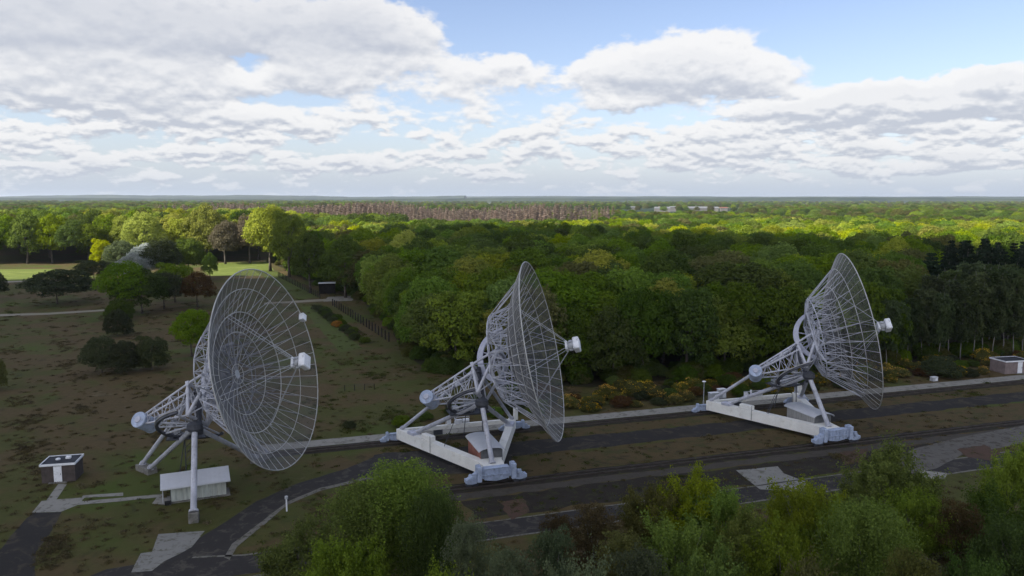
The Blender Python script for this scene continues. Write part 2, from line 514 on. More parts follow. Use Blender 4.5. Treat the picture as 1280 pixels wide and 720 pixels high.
# ------------------------------------------------------------------ ground
def terrain(x, y):
    """flat near the telescopes, a slow rise of a few metres beyond the wood"""
    d = math.hypot(x, y)
    t = min(1, max(0, (d - 650) / 900)); t = t * t * (3 - 2 * t)
    return 3.5 * t
def ground_mat():
    m, t = new_mat("meadow")
    P = t.node('ShaderNodeNewGeometry').outputs['Position']
    x, y, z = t.sep(P)
    big = t.noise(P, .018, 5, .6)
    mid = t.noise(P, .11, 6, .62, .4)
    sm = t.noise(P, .9, 6, .7)
    fine = t.noise(P, 5.0, 4, .7)
    green = t.mix(sm, (.042, .046, .012), (.090, .090, .028))
    brown = t.mix(sm, (.054, .040, .017), (.118, .086, .042))
    dark = t.mix(sm, (.018, .019, .010), (.042, .040, .020))
    c = t.mix(t.step(t.add(t.mul(mid, .5), t.mul(big, .5)), .44, .54), green, brown)
    c = t.mix(t.mul(t.step(t.noise(P, .23, 6, .65, .6), .56, .70), .55), c, dark)
    pale = t.mul(t.step(t.noise(P, .06, 7, .7, 1.0), .60, .70), .5)
    c = t.mix(pale, c, (.15, .125, .075))
    # thin moss-green lawn in places
    c = t.mix(t.mul(t.step(t.noise(P, .035, 4, .6, .5), .52, .66), .7), c, t.mix(fine, (.038, .062, .010), (.078, .115, .020)))
    # fields and woodland far off
    vor = t.node('ShaderNodeTexVoronoi'); t.put(vor.inputs['Vector'], t.vec(t.mul(x, .0016), t.mul(y, .0011), 0.0)); vor.inputs['Scale'].default_value = 1.6
    vr, vg, vb = t.sep(vor.outputs['Color'])
    field = t.mix(vr, (.045, .075, .022), (.17, .22, .055))
    field = t.mix(t.step(vg, .72, .76), field, (.24, .20, .12))
    field = t.mix(t.step(vb, .45, .5), field, (.020, .036, .018))
    dist = t.m('SQRT', t.add(t.mul(x, x), t.mul(y, y)))
    c = t.mix(t.step(dist, 620, 950), c, field)
    b = t.node('ShaderNodeBsdfPrincipled'); t.put(b.inputs['Base Color'], c)
    b.inputs['Roughness'].default_value = .95; b.inputs['Specular IOR Level'].default_value = .1
    bp = t.node('ShaderNodeBump'); bp.inputs['Strength'].default_value = .7; bp.inputs['Distance'].default_value = .25
    t.put(bp.inputs['Height'], t.add(t.mul(sm, .7), t.mul(fine, .3))); t.L.new(bp.outputs[0], b.inputs['Normal'])
    finish(t, b.outputs[0])
    return m
M_GROUND = ground_mat()
def build_ground():
    # radial grid reaching the horizon, denser near the camera
    rs = [0, 40, 70, 100, 140, 200, 280, 400, 550, 650, 750, 850, 1000, 1200, 1400, 1600, 2000, 2600, 3500, 5000, 7000, 10000, 14000, 20000]
    n = 96; vs = [(0, 0, 0)]; fs = []
    for r in rs[1:]:
        for i in range(n):
            a = 2 * PI * i / n
            x, y = r * math.cos(a), r * math.sin(a); vs.append((x, y, terrain(x, y)))
    for i in range(n): fs.append((0, 1 + i, 1 + (i + 1) % n))
    for j in range(len(rs) - 2):
        for i in range(n):
            a = 1 + j * n + i; b = 1 + j * n + (i + 1) % n
            fs.append((a, a + n, b + n, b))
    m = MB(); m.add(vs, fs); m.build('ground', M_GROUND, kind='structure')
build_ground()

def sheet_mat(name, a, b, edge=None, scale=.3, bump=.25, patches=None, c3=None):
    """surface sheet with ragged overgrown tone"""
    m, t = new_mat(name)
    P = t.node('ShaderNodeNewGeometry').outputs['Position']
    n1 = t.noise(P, scale, 6, .65, .4); n2 = t.noise(P, scale * 10, 5, .65)
    c = t.mix(t.add(t.mul(n1, .6), t.mul(n2, .4)), a, b)
    if patches: c = t.mix(t.mul(t.step(t.noise(P, scale * 1.7, 7, .7, .8), .50, .62), .8), c, patches)
    if c3: c = t.mix(t.mul(t.step(t.noise(P, scale * .8, 6, .7, .8), .54, .64), .7), c, c3)
    bs = t.node('ShaderNodeBsdfPrincipled'); t.put(bs.inputs['Base Color'], c)
    bs.inputs['Roughness'].default_value = .92; bs.inputs['Specular IOR Level'].default_value = .15
    bp = t.node('ShaderNodeBump'); bp.inputs['Strength'].default_value = bump; bp.inputs['Distance'].default_value = .1
    t.L.new(n2, bp.inputs['Height']); t.L.new(bp.outputs[0], bs.inputs['Normal'])
    finish(t, bs.outputs[0])
    return m
S_ASPH = sheet_mat("old_asphalt", (.016, .015, .014), (.040, .037, .034), scale=.22, patches=(.062, .052, .038), c3=(.028, .027, .026))
S_ASPH2 = sheet_mat("asphalt_road", (.022, .020, .019), (.046, .043, .040), scale=.35, patches=(.078, .070, .058))
S_PATH = sheet_mat("path_concrete", (.19, .185, .165), (.30, .29, .26), scale=.5, patches=(.12, .115, .09))
S_SLAB = sheet_mat("slab_concrete", (.16, .158, .145), (.27, .265, .24), scale=.6, patches=(.10, .095, .07))
S_GRAV = sheet_mat("gravel_track", (.036, .031, .025), (.090, .080, .066), scale=.5, patches=(.05, .044, .032), bump=.5)
S_GRAVL = sheet_mat("pale_gravel_track", (.075, .070, .062), (.155, .146, .130), scale=.5, patches=(.05, .044, .032), bump=.5)
S_BALL = sheet_mat("ballast_bed", (.013, .011, .009), (.042, .034, .026), scale=.5, patches=(.040, .042, .018), bump=.8)
S_EDGE = sheet_mat("kerb_line", (.11, .105, .09), (.20, .19, .165), scale=.8, patches=(.05, .048, .028))
S_HEATH = sheet_mat("dry_grass", (.052, .038, .016), (.108, .078, .035), scale=.25, patches=(.048, .052, .016), c3=(.032, .026, .014), bump=.9)
S_REDS = sheet_mat("red_soil", (.058, .036, .026), (.105, .064, .046), scale=.6, patches=(.05, .045, .02), bump=.5)
S_FIELD = sheet_mat("bright_field", (.085, .115, .022), (.14, .17, .036), scale=.03, patches=(.17, .20, .05), bump=.4)
S_FLOOR = sheet_mat("forest_floor", (.018, .017, .008), (.045, .038, .020), scale=.3, patches=(.03, .038, .012), bump=.8)
S_SAND = sheet_mat("sandy_path", (.17, .155, .12), (.27, .25, .20), scale=.3)
S_MOWN = sheet_mat("mown_strip", (.045, .066, .012), (.085, .105, .022), scale=.1, patches=(.062, .060, .024), bump=.5)

LAYER = [0]
def ragged(poly, amp, seed, step=1.6):
    """polygon with its outline resampled and jittered"""
    rg = random.Random(seed); out = []
    for i, p in enumerate(poly):
        q = poly[(i + 1) % len(poly)]
        L = math.hypot(q[0] - p[0], q[1] - p[1]); n = max(1, int(L / step))
        for k in range(n):
            t = k / n
            x = p[0] + (q[0] - p[0]) * t; y = p[1] + (q[1] - p[1]) * t
            if k or amp > .3: x += rg.uniform(-amp, amp); y += rg.uniform(-amp, amp)
            out.append((x, y))
    return out
def sheet(name, poly, mat, layer, amp=.15, step=1.6, **kw):
    """flat sheet; poly in rail coordinates (u, v)"""
    poly = ragged(poly, amp, len(name) + layer * 7, step)
    pts = [UV(u, v, .004 * layer) for u, v in poly]
    import bmesh
    bm = bmesh.new(); vs = [bm.verts.new(p) for p in pts]
    f = bm.faces.new(vs)
    if f.normal.z < 0: f.normal_flip()
    bmesh.ops.triangulate(bm, faces=[f])
    me = bpy.data.meshes.new(name); bm.to_mesh(me); bm.free()
    for p in me.polygons:
        pass
    me.update()
    o = mesh_obj(name, me, mat, **(kw or dict(kind='structure')))
    return o
def puv(lst):
    out = []
    for q in lst:
        p = ROT.transposed() @ G(*q); out.append((p.x, p.y))
    return out
# strips along the rails
sheet('dry_grass_strip', [(-2, 93.4), (60, 93.2), (180, 93.2), (180, 101), (60, 100.6), (20, 98.5), (8, 95)], S_HEATH, 1, .35, kind='structure')
sheet('dry_grass_strip', [(26, 107), (180, 107.6), (180, 111), (16, 111)], S_HEATH, 1, .3, kind='structure')
sheet('asphalt_strip', [(10, 100.6), (30, 101.2), (90, 101.6), (182, 101.8), (182, 107.2), (60, 106.8), (24, 107.6), (14, 108)], S_ASPH, 2, .3, kind='structure')
sheet('rail_bed', [(-3, 111.2), (185, 111.2), (185, 114.2), (-3, 114.2)], S_BALL, 3, .12, kind='structure')
sheet('rail_bed', [(13, 90.2), (185, 90.2), (185, 93.2), (13, 93.2)], S_BALL, 3, .2, kind='structure')
sheet('concrete_path', [(-2, 114.35), (185, 114.35), (185, 117.6), (60, 117.6), (-2, 117.5)], S_PATH, 5, .05, kind='structure')
for s_ in range(0, 58):                                       # joints between the path slabs are real gaps of dark grout
    pass
# sweeping asphalt road from the middle strip down to the bottom left
sheet('access_road', puv([(640, 560), (560, 562), (480, 566), (430, 587), (370, 605), (320, 627), (270, 660), (225, 688), (168, 716), (130, 732), (280, 700), (290, 682), (330, 652), (360, 629), (400, 612), (450, 600), (520, 592), (580, 592), (640, 590)]), S_ASPH2, 4, .12, kind='structure')
sheet('service_road', [(-24, 75), (-5.5, 76.2), (20, 76.6), (60, 76.8), (110, 77.2), (110, 81.2), (60, 80.8), (20, 80.6), (-3, 80.4), (-9, 82.2), (-16, 81.5)], S_ASPH2, 6, .06, kind='structure')
sheet('kerb_edge', [(-3, 80.45), (20, 80.65), (60, 80.85), (110, 81.25), (110, 81.55), (60, 81.1), (20, 80.9), (-3, 80.75), (-8, 81.9), (-8.2, 81.5)], S_EDGE, 7, .05, kind='structure')
sheet('kerb_edge', [(-24, 74.6), (20, 76.2), (110, 76.8), (110, 77.15), (20, 76.55), (-24, 75.0)], S_EDGE, 7, .05, kind='structure')
sheet('kerb_edge', puv([(280, 697), (290, 680), (330, 650), (360, 627), (400, 610), (450, 598.5), (500, 591.5), (500, 594), (450, 601.5), (400, 614), (360, 631), (333, 654), (296, 684), (287, 700)]), S_EDGE, 7, .08, kind='structure')
# left road and its walks
sheet('left_road', puv([(41, 641), (77, 640), (62, 668), (45, 690), (43, 730), (-20, 730), (-2, 690), (20, 663)]), S_ASPH, 4, .1, kind='structure')
sheet('paved_walk', puv([(40, 641), (76, 640), (98, 631), (106, 622), (70, 624.5), (52, 626.5)]), S_PATH, 6, .02, 3, kind='structure')
sheet('paved_walk', puv([(57, 627), (70, 625.5), (84, 605), (73, 605)]), S_PATH, 7, .02, 3, kind='structure')
sheet('paved_walk', puv([(96, 631.5), (150, 627), (205, 621), (205, 617.5), (150, 622.5), (100, 627)]), S_PATH, 7, .02, 3, kind='structure')
sheet('paved_walk', puv([(102, 622.5), (154, 620), (154, 616), (104, 619.5)]), S_PATH, 8, .02, 3, kind='structure')
sheet('paved_apron', puv([(190, 630), (214, 632), (216, 622), (196, 622)]), S_PATH, 10, .02, 3, kind='structure')
sheet('concrete_slab', puv([(198, 668), (256, 664), (240, 684), (226, 692), (205, 702), (190, 714), (164, 716), (176, 692), (190, 690)]), S_SLAB, 9, .06, 2, kind='structure')
sheet('concrete_slab', puv([(920, 588), (972, 583), (980, 592), (1006, 602), (1012, 616), (950, 612)]), S_SLAB, 7, .06, 2, kind='structure')
# broken gravel ground between the near rail and the service road
sheet('gravel_ground', [(20, 88.0), (60, 88.2), (110, 87.6), (185, 87), (185, 90.1), (20, 90.1)], S_GRAV, 2, .4, kind='structure')
sheet('dark_soil', [(22, 82.0), (60, 81.8), (84, 82), (100, 85.5), (100, 87.8), (22, 88.0)], S_BALL, 1, .5, kind='structure')
sheet('gravel_bend', puv([(1290, 530), (1200, 547), (1140, 562), (1120, 578), (1138, 592), (1170, 586), (1200, 570), (1290, 552)]), S_GRAVL, 10, .1, kind='structure')
sheet('red_soil_patch', puv([(1196, 562), (1230, 556), (1250, 566), (1244, 576), (1210, 572)]), S_REDS, 12, .3, 1, kind='structure')
sheet('red_soil_patch', puv([(624, 628), (652, 622), (662, 640), (640, 650)]), S_REDS, 8, .3, 1, kind='structure')
sheet('red_soil_patch', puv([(1050, 566), (1084, 560), (1082, 576), (1056, 582)]), S_REDS, 12, .3, 1, kind='structure')
sheet('pale_stone_patch', puv([(1150, 588), (1184, 592), (1180, 600), (1146, 598)]), S_PATH, 13, .15, 1, kind='structure')
# meadow paths, fields
sheet('meadow_path', puv([(-20, 393.2), (60, 391), (133, 386.6), (133, 388.6), (60, 393.4), (-20, 396)]), S_SAND, 3, .1, 6, kind='structure')
sheet('meadow_path', puv([(330, 378.4), (415, 373), (415, 376), (330, 380.6)]), S_SAND, 3, .1, 6, kind='structure')
sheet('gravel_pad', puv([(404, 377), (440, 376), (446, 370), (410, 371)]), S_PATH, 4, .1, 6, kind='structure')
sheet('field', puv([(-60, 337), (70, 336), (88, 342), (40, 350), (-60, 354)]), S_FIELD, 2, .5, 8, kind='structure')
sheet('field_edge', puv([(-60, 354.3), (40, 350.3), (40, 352), (-60, 356)]), S_SAND, 3, .3, 8, kind='structure')
sheet('field', puv([(252, 329), (338, 327), (342, 338), (336, 344), (300, 345), (262, 345), (255, 338)]), S_FIELD, 2, .5, 8, kind='structure')
sheet('mown_strip', puv([(318, 338), (346, 338), (402, 372), (372, 374)]), S_MOWN, 3, .3, 5, kind='structure')
sheet('mown_strip', puv([(375, 384), (392, 382), (452, 436), (425, 440)]), S_MOWN, 3, .3, 5, kind='structure')

WOOD_EDGE = [G(1420, 438), G(1280, 440), G(1170, 450), G(960, 468), G(740, 483), G(640, 478), G(600, 468), G(540, 466), G(512, 442), G(492, 412), G(460, 380), G(438, 368), G(395, 356), G(352, 335), G(338, 327)]
WOOD_EDGE = [(p.x, p.y) for p in WOOD_EDGE]
WOOD_BACK = [(-60, 560), (60, 560), (260, 560), (420, 520), (420, 260)]
WOOD = WOOD_EDGE + WOOD_BACK
def to_uv(lst): return [tuple((ROT.transposed() @ Vector((x, y, 0)))[:2]) for x, y in lst]
sheet('forest_floor', to_uv(WOOD), S_FLOOR, 4, 1.2, 8, kind='structure')

# rails: two running rails by the far path, two by the near bed
def rail(v, u0=-2, u1=184):
    m = MB()
    a = UV(u0, v); b = UV(u1, v)
    d = (b - a).normalized(); nrm = Vector((-d.y, d.x, 0))
    prof = [(-.07, 0), (.07, 0), (.07, .03), (.015, .04), (.015, .12), (.036, .125), (.036, .17), (-.036, .17), (-.036, .125), (-.015, .12), (-.015, .04), (-.07, .03)]
    k = len(prof)
    vs = [a + nrm * p + Vector((0, 0, q + .02)) for p, q in prof] + [b + nrm * p + Vector((0, 0, q + .02)) for p, q in prof]
    m.add(vs, [(i, (i + 1) % k, k + (i + 1) % k, k + i) for i in range(k)] + [tuple(range(k)), tuple(range(k, 2 * k))])
    return m
for v, lab in ((91.3, "rusty inner rail of the near track, the one closer to the trees"), (92.3, "rusty rail of the near track, on the side of the equipment huts"),
               (112.2, "rusty rail of the far track, on the side of the dry grass"), (113.2, "rusty rail of the far track, right beside the concrete path")):
    rail(v, 13.5 if v < 100 else -2).build('track_rail', M_RAIL, label=lab, cat='rail', group='rails the telescopes roll on')

# ------------------------------------------------------------------ radio telescopes
V3 = Vector
TN = V3((.864, -.456, .212)).normalized()               # where the dishes look, in rail coordinates
TP = V3((0, .603, .798))                                # polar axis
E3 = TP.cross(TN).normalized()                          # declination axis
E1 = E3.cross(TP)
EM = TN.cross(E3)
TQ = V3((.3, -3.3, 8.8))
TD = TQ + 6.2 * TP
TC = V3((8.9, -3.6, 15.6))                              # centre of the rim circle
TV = TC - 4.46 * TN                                     # vertex of the paraboloid
TD2 = TV - .75 * TN + .3 * EM                           # centre of the declination wheel
S_HUB = V3((0, -3.9, 9.0))
N_HUB = TQ + 5.2 * TP
def dish(r, t, off=0.0):
    """point on the reflector at radius r and angle t (0 = up)"""
    return TV + TN * (r * r / 35.0 + off) + (EM * math.cos(t) + E3 * math.sin(t)) * r
def basis(z, x):
    z = z.normalized(); y = z.cross(x).normalized(); x = y.cross(z)
    return Matrix((x, y, z)).transposed()
BN = basis(TN, EM)

def fc(parent, name, m, mat, **kw):
    return m.build(name, mat, parent, **kw)

def upper_parts(root):
    # reflector sheet of netting
    def net(ra, rb, nr):
        m = MB(); ns = 96; vs = []
        for j in range(nr + 1):
            r = ra + (rb - ra) * j / nr
            for i in range(ns): vs.append(dish(r, 2 * PI * i / ns))
        return m.add(vs, [(j * ns + i, j * ns + (i + 1) % ns, (j + 1) * ns + (i + 1) % ns, (j + 1) * ns + i) for j in range(nr) for i in range(ns)])
    refl = net(7.62, 12.5, 6).build('reflector', M_WIRE, root, smooth=True)
    net(.55, 7.58, 8).build('inner_netting', M_WIREI, refl, smooth=True)
    for i in range(48):
        t = 2 * PI * i / 48
        r0 = .55 if i % 4 == 0 else (2.2 if i % 2 == 0 else 5.2)
        pts = [dish(r0 + (12.5 - r0) * k / 11, t, .0) for k in range(12)]
        MB().path(pts, .034, 5).build('rib', M_RIB, refl)
    for r, rad in ((12.5, .075), (10.3, .05), (7.6, .06), (5.2, .05), (1.25, .05)):
        MB().path([dish(r, 2 * PI * i / 72, .0) for i in range(72)], rad, 6, closed=True).build('rim' if r == 12.5 else 'ring', M_RIB, refl)
    MB().lathe(TV - TN * .05, TN, [(0, .1), (0, .50), (.06, .50), (.06, .1)], 20).build('centre_plate', M_FRAMED, refl)
    # backing truss
    m = MB(); NB = 24
    ro = [dish(7.0, 2 * PI * i / NB, -.12) for i in range(NB)]
    rr = [TV + TN * (-1.75) + (EM * math.cos(2 * PI * i / NB) + E3 * math.sin(2 * PI * i / NB)) * 6.3 for i in range(NB)]
    ri = [TV + TN * (-2.3) + (EM * math.cos(2 * PI * (i + .5) / 12) + E3 * math.sin(2 * PI * (i + .5) / 12)) * 3.6 for i in range(12)]
    si = [dish(3.8, 2 * PI * i / 12, -.12) for i in range(12)]
    for i in range(NB):
        j = (i + 1) % NB; t = 2 * PI * i / NB
        m.tube(rr[i], rr[j], .085, 6)
        m.tube(ro[i], rr[i], .055, 5)
        m.tube(ro[i], rr[j], .04, 5)
        m.tube(rr[i], dish(10.3, t, -.12), .055, 5)
        if i % 2 == 0: m.tube(rr[i], dish(10.3, t + 2 * PI / 48, -.12), .04, 5)
        m.tube(rr[i], dish(5.2, t, -.12), .045, 5)
    for i in range(12):
        j = (i + 1) % 12
        m.tube(ri[i], ri[j], .08, 6)
        m.tube(ri[i], rr[2 * i], .07, 6); m.tube(ri[i], rr[(2 * i + 2) % NB], .07, 6)
        m.tube(ri[i], rr[(2 * i + 1) % NB], .05, 5)
        m.tube(ri[i], si[i], .05, 5); m.tube(ri[i], si[j], .05, 5)
        m.tube(si[i], si[j], .045, 5)
    m.build('backing_truss', M_STEEL, root)
    # square rear frame carrying the declination bearings
    E_ = [TD2 - TN * .6 + s * 2.7 * E3 for s in (-1, 1)]
    m = MB()
    cs = [TV - TN * 2.5 + a * 3.4 * EM + b * 2.9 * E3 for a, b in ((1, -1), (1, 1), (-1, 1), (-1, -1))]
    for i in range(4):
        m.tube(cs[i], cs[(i + 1) % 4], .15, 8)
        k = [22, 2, 10, 14][i]
        m.tube(cs[i], rr[k], .11, 6); m.tube(cs[i], rr[(k + 2) % NB], .09, 6); m.tube(cs[i], rr[(k - 2) % NB], .09, 6)
        m.tube(cs[i], E_[0 if i in (0, 3) else 1], .13, 7)
        m.tube(cs[i], TV + TN * (-.2), .08, 6)
    m.tube(E_[0] - E3 * .5, E_[1] + E3 * .5, .2, 10)
    m.tube(cs[0], cs[2], .07, 6); m.tube(cs[1], cs[3], .07, 6)
    m.box(TD2 - TN * 1.0, (1.1, .9, .8), BN)
    m.build('rear_frame', M_STEEL, root)
    # declination wheel: crescent plate behind the dish
    m = MB(); n = 40; vs = []
    for i in range(n + 1):
        a = -PI / 2 + PI * i / n * .98
        wd = .28 + .55 * math.cos(a) ** 1.0
        for (rr_, ee) in ((4.3, -.16), (4.3, .16), (4.3 - wd, .16), (4.3 - wd, -.16)):
            vs.append(TD2 + (-TN * math.cos(a) + EM * math.sin(a)) * rr_ + E3 * ee)
    m.add(vs, [(i * 4 + k, i * 4 + (k + 1) % 4, (i + 1) * 4 + (k + 1) % 4, (i + 1) * 4 + k) for i in range(n) for k in range(4)] + [(0, 1, 2, 3), (n * 4, n * 4 + 1, n * 4 + 2, n * 4 + 3)])
    for a in (-1.45, -.6, .3, 1.4):
        m.tube(TD2 + (-TN * math.cos(a) + EM * math.sin(a)) * 3.7, TD2 - TN * .8, .08, 6)
    m.build('declination_wheel', M_LAV, root)
    # polar shaft and yoke
    MB().lathe(TQ - TP * .9, TP, [(0, .25), (0, .62), (.7, .66), (.75, .48), (5.2, .42), (5.25, .6), (6.1, .6), (6.1, .2)], 20).build('polar_shaft', M_STEELD, root)
    K = [TQ + 5.0 * TP + s * 2.1 * E3 for s in (-1, 1)]; Sx = [TQ + .9 * TP + s * 2.0 * E3 for s in (-1, 1)]
    m = MB()
    for s in (0, 1):
        m.tube(K[s], Sx[s], .2, 8); m.tube(K[s], E_[s], .17, 8); m.tube(Sx[s], E_[s], .22, 8)
        m.tube(K[s], E_[1 - s], .07, 6)
        m.tube(Sx[s], TQ + 3 * TP + E1 * 3.0, .09, 6)
        m.tube(K[s], TQ + .4 * TP, .11, 6)
        m.box(K[s], (.42, .42, .6), basis(TP, E1))
    m.tube(K[0], K[1], .2, 8); m.tube(Sx[0], Sx[1], .22, 8); m.tube(K[0], Sx[1], .1, 6); m.tube(K[1], Sx[0], .1, 6)
    m.tube(TQ + 3 * TP + E1 * 3.0, E_[0], .1, 6); m.tube(TQ + 3 * TP + E1 * 3.0, E_[1], .1, 6)
    m.build('yoke', M_STEEL, root)
    # counterweight and its truss
    W = TQ + 2.6 * TP - 7.4 * E1
    cw = MB().lathe(W - E3 * 1.35, E3, [(0, .05), (0, .96), (.12, 1.02), (.2, 1.02), (.24, .98), (2.45, .98), (2.5, 1.02), (2.65, 1.02), (2.7, .95), (2.7, .05)], 32).build('counterweight', M_BOGIE, root)
    MB().lathe(W - E3 * 1.52, E3, [(0, .05), (0, .36), (.1, .42), (.18, .42)], 24).build('end_cap', M_LAV, cw)
    m = MB(); wa, wb = W - E3 * .9 + E1 * .7, W + E3 * .9 + E1 * .7
    ends = [(K[0], wa + TP * .7), (K[1], wb + TP * .7), (Sx[0], wa - TP * .6), (Sx[1], wb - TP * .6), (K[0] * .72 + Sx[0] * .28, wa + TP * .2)]
    for a, b in ends: m.tube(a, b, .125, 7)
    def at(i, t): return ends[i][0].lerp(ends[i][1], t)
    ts = [0, .22, .42, .6, .78, .95]
    for i, (p_, q_) in enumerate(zip(ts[:-1], ts[1:])):
        for (a, b) in ((0, 2), (1, 3), (0, 1), (2, 3)):
            if i % 2: a, b = b, a
            m.tube(at(a, p_), at(b, q_), .055, 5)
            m.tube(at(a, q_), at(b, q_), .045, 5)
    m.build('counterweight_truss', M_STEEL, root)
    # hour wheel: half ring around the polar shaft
    m = MB(); n = 44; vs = []; cc = TQ + .35 * TP; m2 = MB(); v2 = []
    for i in range(n + 1):
        a = -PI * .53 + PI * 1.06 * i / n
        d = -E1 * math.cos(a) + E3 * math.sin(a)
        for rr_, hh in ((4.75, -.16), (4.75, .14), (4.4, .14), (4.4, -.16)): vs.append(cc + d * rr_ + TP * hh)
        for rr_, hh in ((4.86, .145), (4.86, .21), (4.62, .21), (4.62, .145)): v2.append(cc + d * rr_ + TP * hh)
    fs = [(i * 4 + k, i * 4 + (k + 1) % 4, (i + 1) * 4 + (k + 1) % 4, (i + 1) * 4 + k) for i in range(n) for k in range(4)] + [(0, 1, 2, 3), (n * 4, n * 4 + 1, n * 4 + 2, n * 4 + 3)]
    m.add(vs, fs); m2.add(v2, fs)
    hw = m.build('hour_wheel', M_STEELD, root)
    m2.build('upper_edge', M_RIB, hw)  # paler strip along the top edge of the wheel rim
    for a in (-PI * .5, -.85, 0, .85, PI * .5):
        d = -E1 * math.cos(a) + E3 * math.sin(a)
        MB().tube(cc + d * .4, cc + d * 4.45, .12, 7).build('spoke', M_STEEL, hw)
    m = MB()
    for k in range(5):
        a0 = -1.2 + k * .6; d = -E1 * math.cos(a0) + E3 * math.sin(a0)
        m.tube(cc + d * 4.3, N_HUB, .05, 5)
    m.build('wheel_stay', M_STEEL, hw)
    # focus box on its struts
    fb = TC + TN * 4.3
    for k in range(4):
        t = PI / 4 + k * PI / 2
        dr = EM * math.cos(t) + E3 * math.sin(t); sd_ = -EM * math.sin(t) + E3 * math.cos(t)
        m = MB()
        for s in (-1, 1):
            m.tube(dish(7.6, t + s * .05), fb - TN * .7 + dr * .55 + sd_ * s * .18, .032, 5)
        m.tube(dish(7.6, t), dish(7.6, t) + TN * .35, .06, 5)
        m.build('focus_strut', M_FRAMED, root)
    box = MB().chbox(fb + TN * .45, (1.75, 1.7, .85), .12, BN).build('focus_box', M_BOX, root)
    MB().chbox(fb - TN * .95, (1.25, 1.25, .3), .06, BN).build('rear_plate', M_BOX, box)
    m = MB().lathe(fb - TN * .8, TN, [(0, .1), (0, .45), (.3, .6), (.8, .6), (.85, .2)], 16)
    for a in range(6):
        dr = EM * math.cos(a * PI / 3) + E3 * math.sin(a * PI / 3)
        m.tube(fb - TN * .85 + dr * .58, fb + TN * .1 + dr * .75, .05, 5)
        m.box(fb - TN * .35 + dr * .62, (.3, .3, .42), basis(TN, dr))
    m.build('receiver', M_FRAMED, box)
    # service platform slung under the shaft
    pc = V3((-1.3, .6, 6.7))
    m = MB().box(pc, (4.6, 3.0, .12)).box(pc + V3((0, 0, -.35)), (4.2, .15, .3)).box(pc + V3((1.2, 1.8, .5)), (2.4, 1.6, .1))
    for a, b in ((-2.3, -1.5), (2.3, -1.5), (2.3, 1.5), (-2.3, 1.5)):
        m.tube(pc + V3((a, b, 0)), pc + V3((a, b, 1.1)), .035, 5)
        m.tube(pc + V3((a, b, 0)), TQ + TP * .3 + V3((a * .2, b * .1, 0)), .05, 5)
    for hgt in (.55, 1.1):
        m.path([pc + V3((a, b, hgt)) for a, b in ((-2.3, -1.5), (2.3, -1.5), (2.3, 1.5), (-2.3, 1.5))], .03, 5, closed=True)
    for dx_ in (-1.8, -.9, 0, .9, 1.8): m.tube(pc + V3((dx_, -1.5, 0)), pc + V3((dx_, -1.5, 1.1)), .025, 4)
    pf = m.build('platform', M_STEELD, root)
    m = MB().box(pc + V3((.8, .3, .55)), (1.3, 1.0, .95)).box(pc + V3((-1.2, .5, .4)), (.8, .9, .7)).lathe(pc + V3((-.2, -.5, .5)), (1, 0, 0), [(0, .1), (0, .35), (.9, .35), (.9, .1)], 12)
    m.build('drive_motor', M_FRAMED, pf)
    MB().lathe(S_HUB + V3((0, 0, -.5)), (0, 0, 1), [(0, .3), (0, .75), (.35, .95), (.9, .85), (1.2, .4)], 16).build('hub', M_STEELD, root)

def leg(root, a, b, r, r2=None):
    m = MB().tube(a, b, r, 12, r2)
    m.tube(V3(a), V3(a).lerp(V3(b), .025), r * 1.45, 12)
    d = V3(a).lerp(V3(b), .97); m.tube(d, b, r * 1.25, 12)
    return m.build('leg', M_STEEL, root)

def lattice_ladder(a, b, wdt=.5, rung=.35, r=.03):
    a = V3(a); b = V3(b); d = b - a
    s = d.cross(V3((0, 0, 1))); s = s.normalized() * wdt / 2
    m = MB().tube(a - s, b - s, r, 5).tube(a + s, b + s, r, 5)
    n = int(d.length / rung)
    for i in range(n + 1):
        c = a + d * (i / n); m.tube(c - s, c + s, r * .8, 4)
    return m

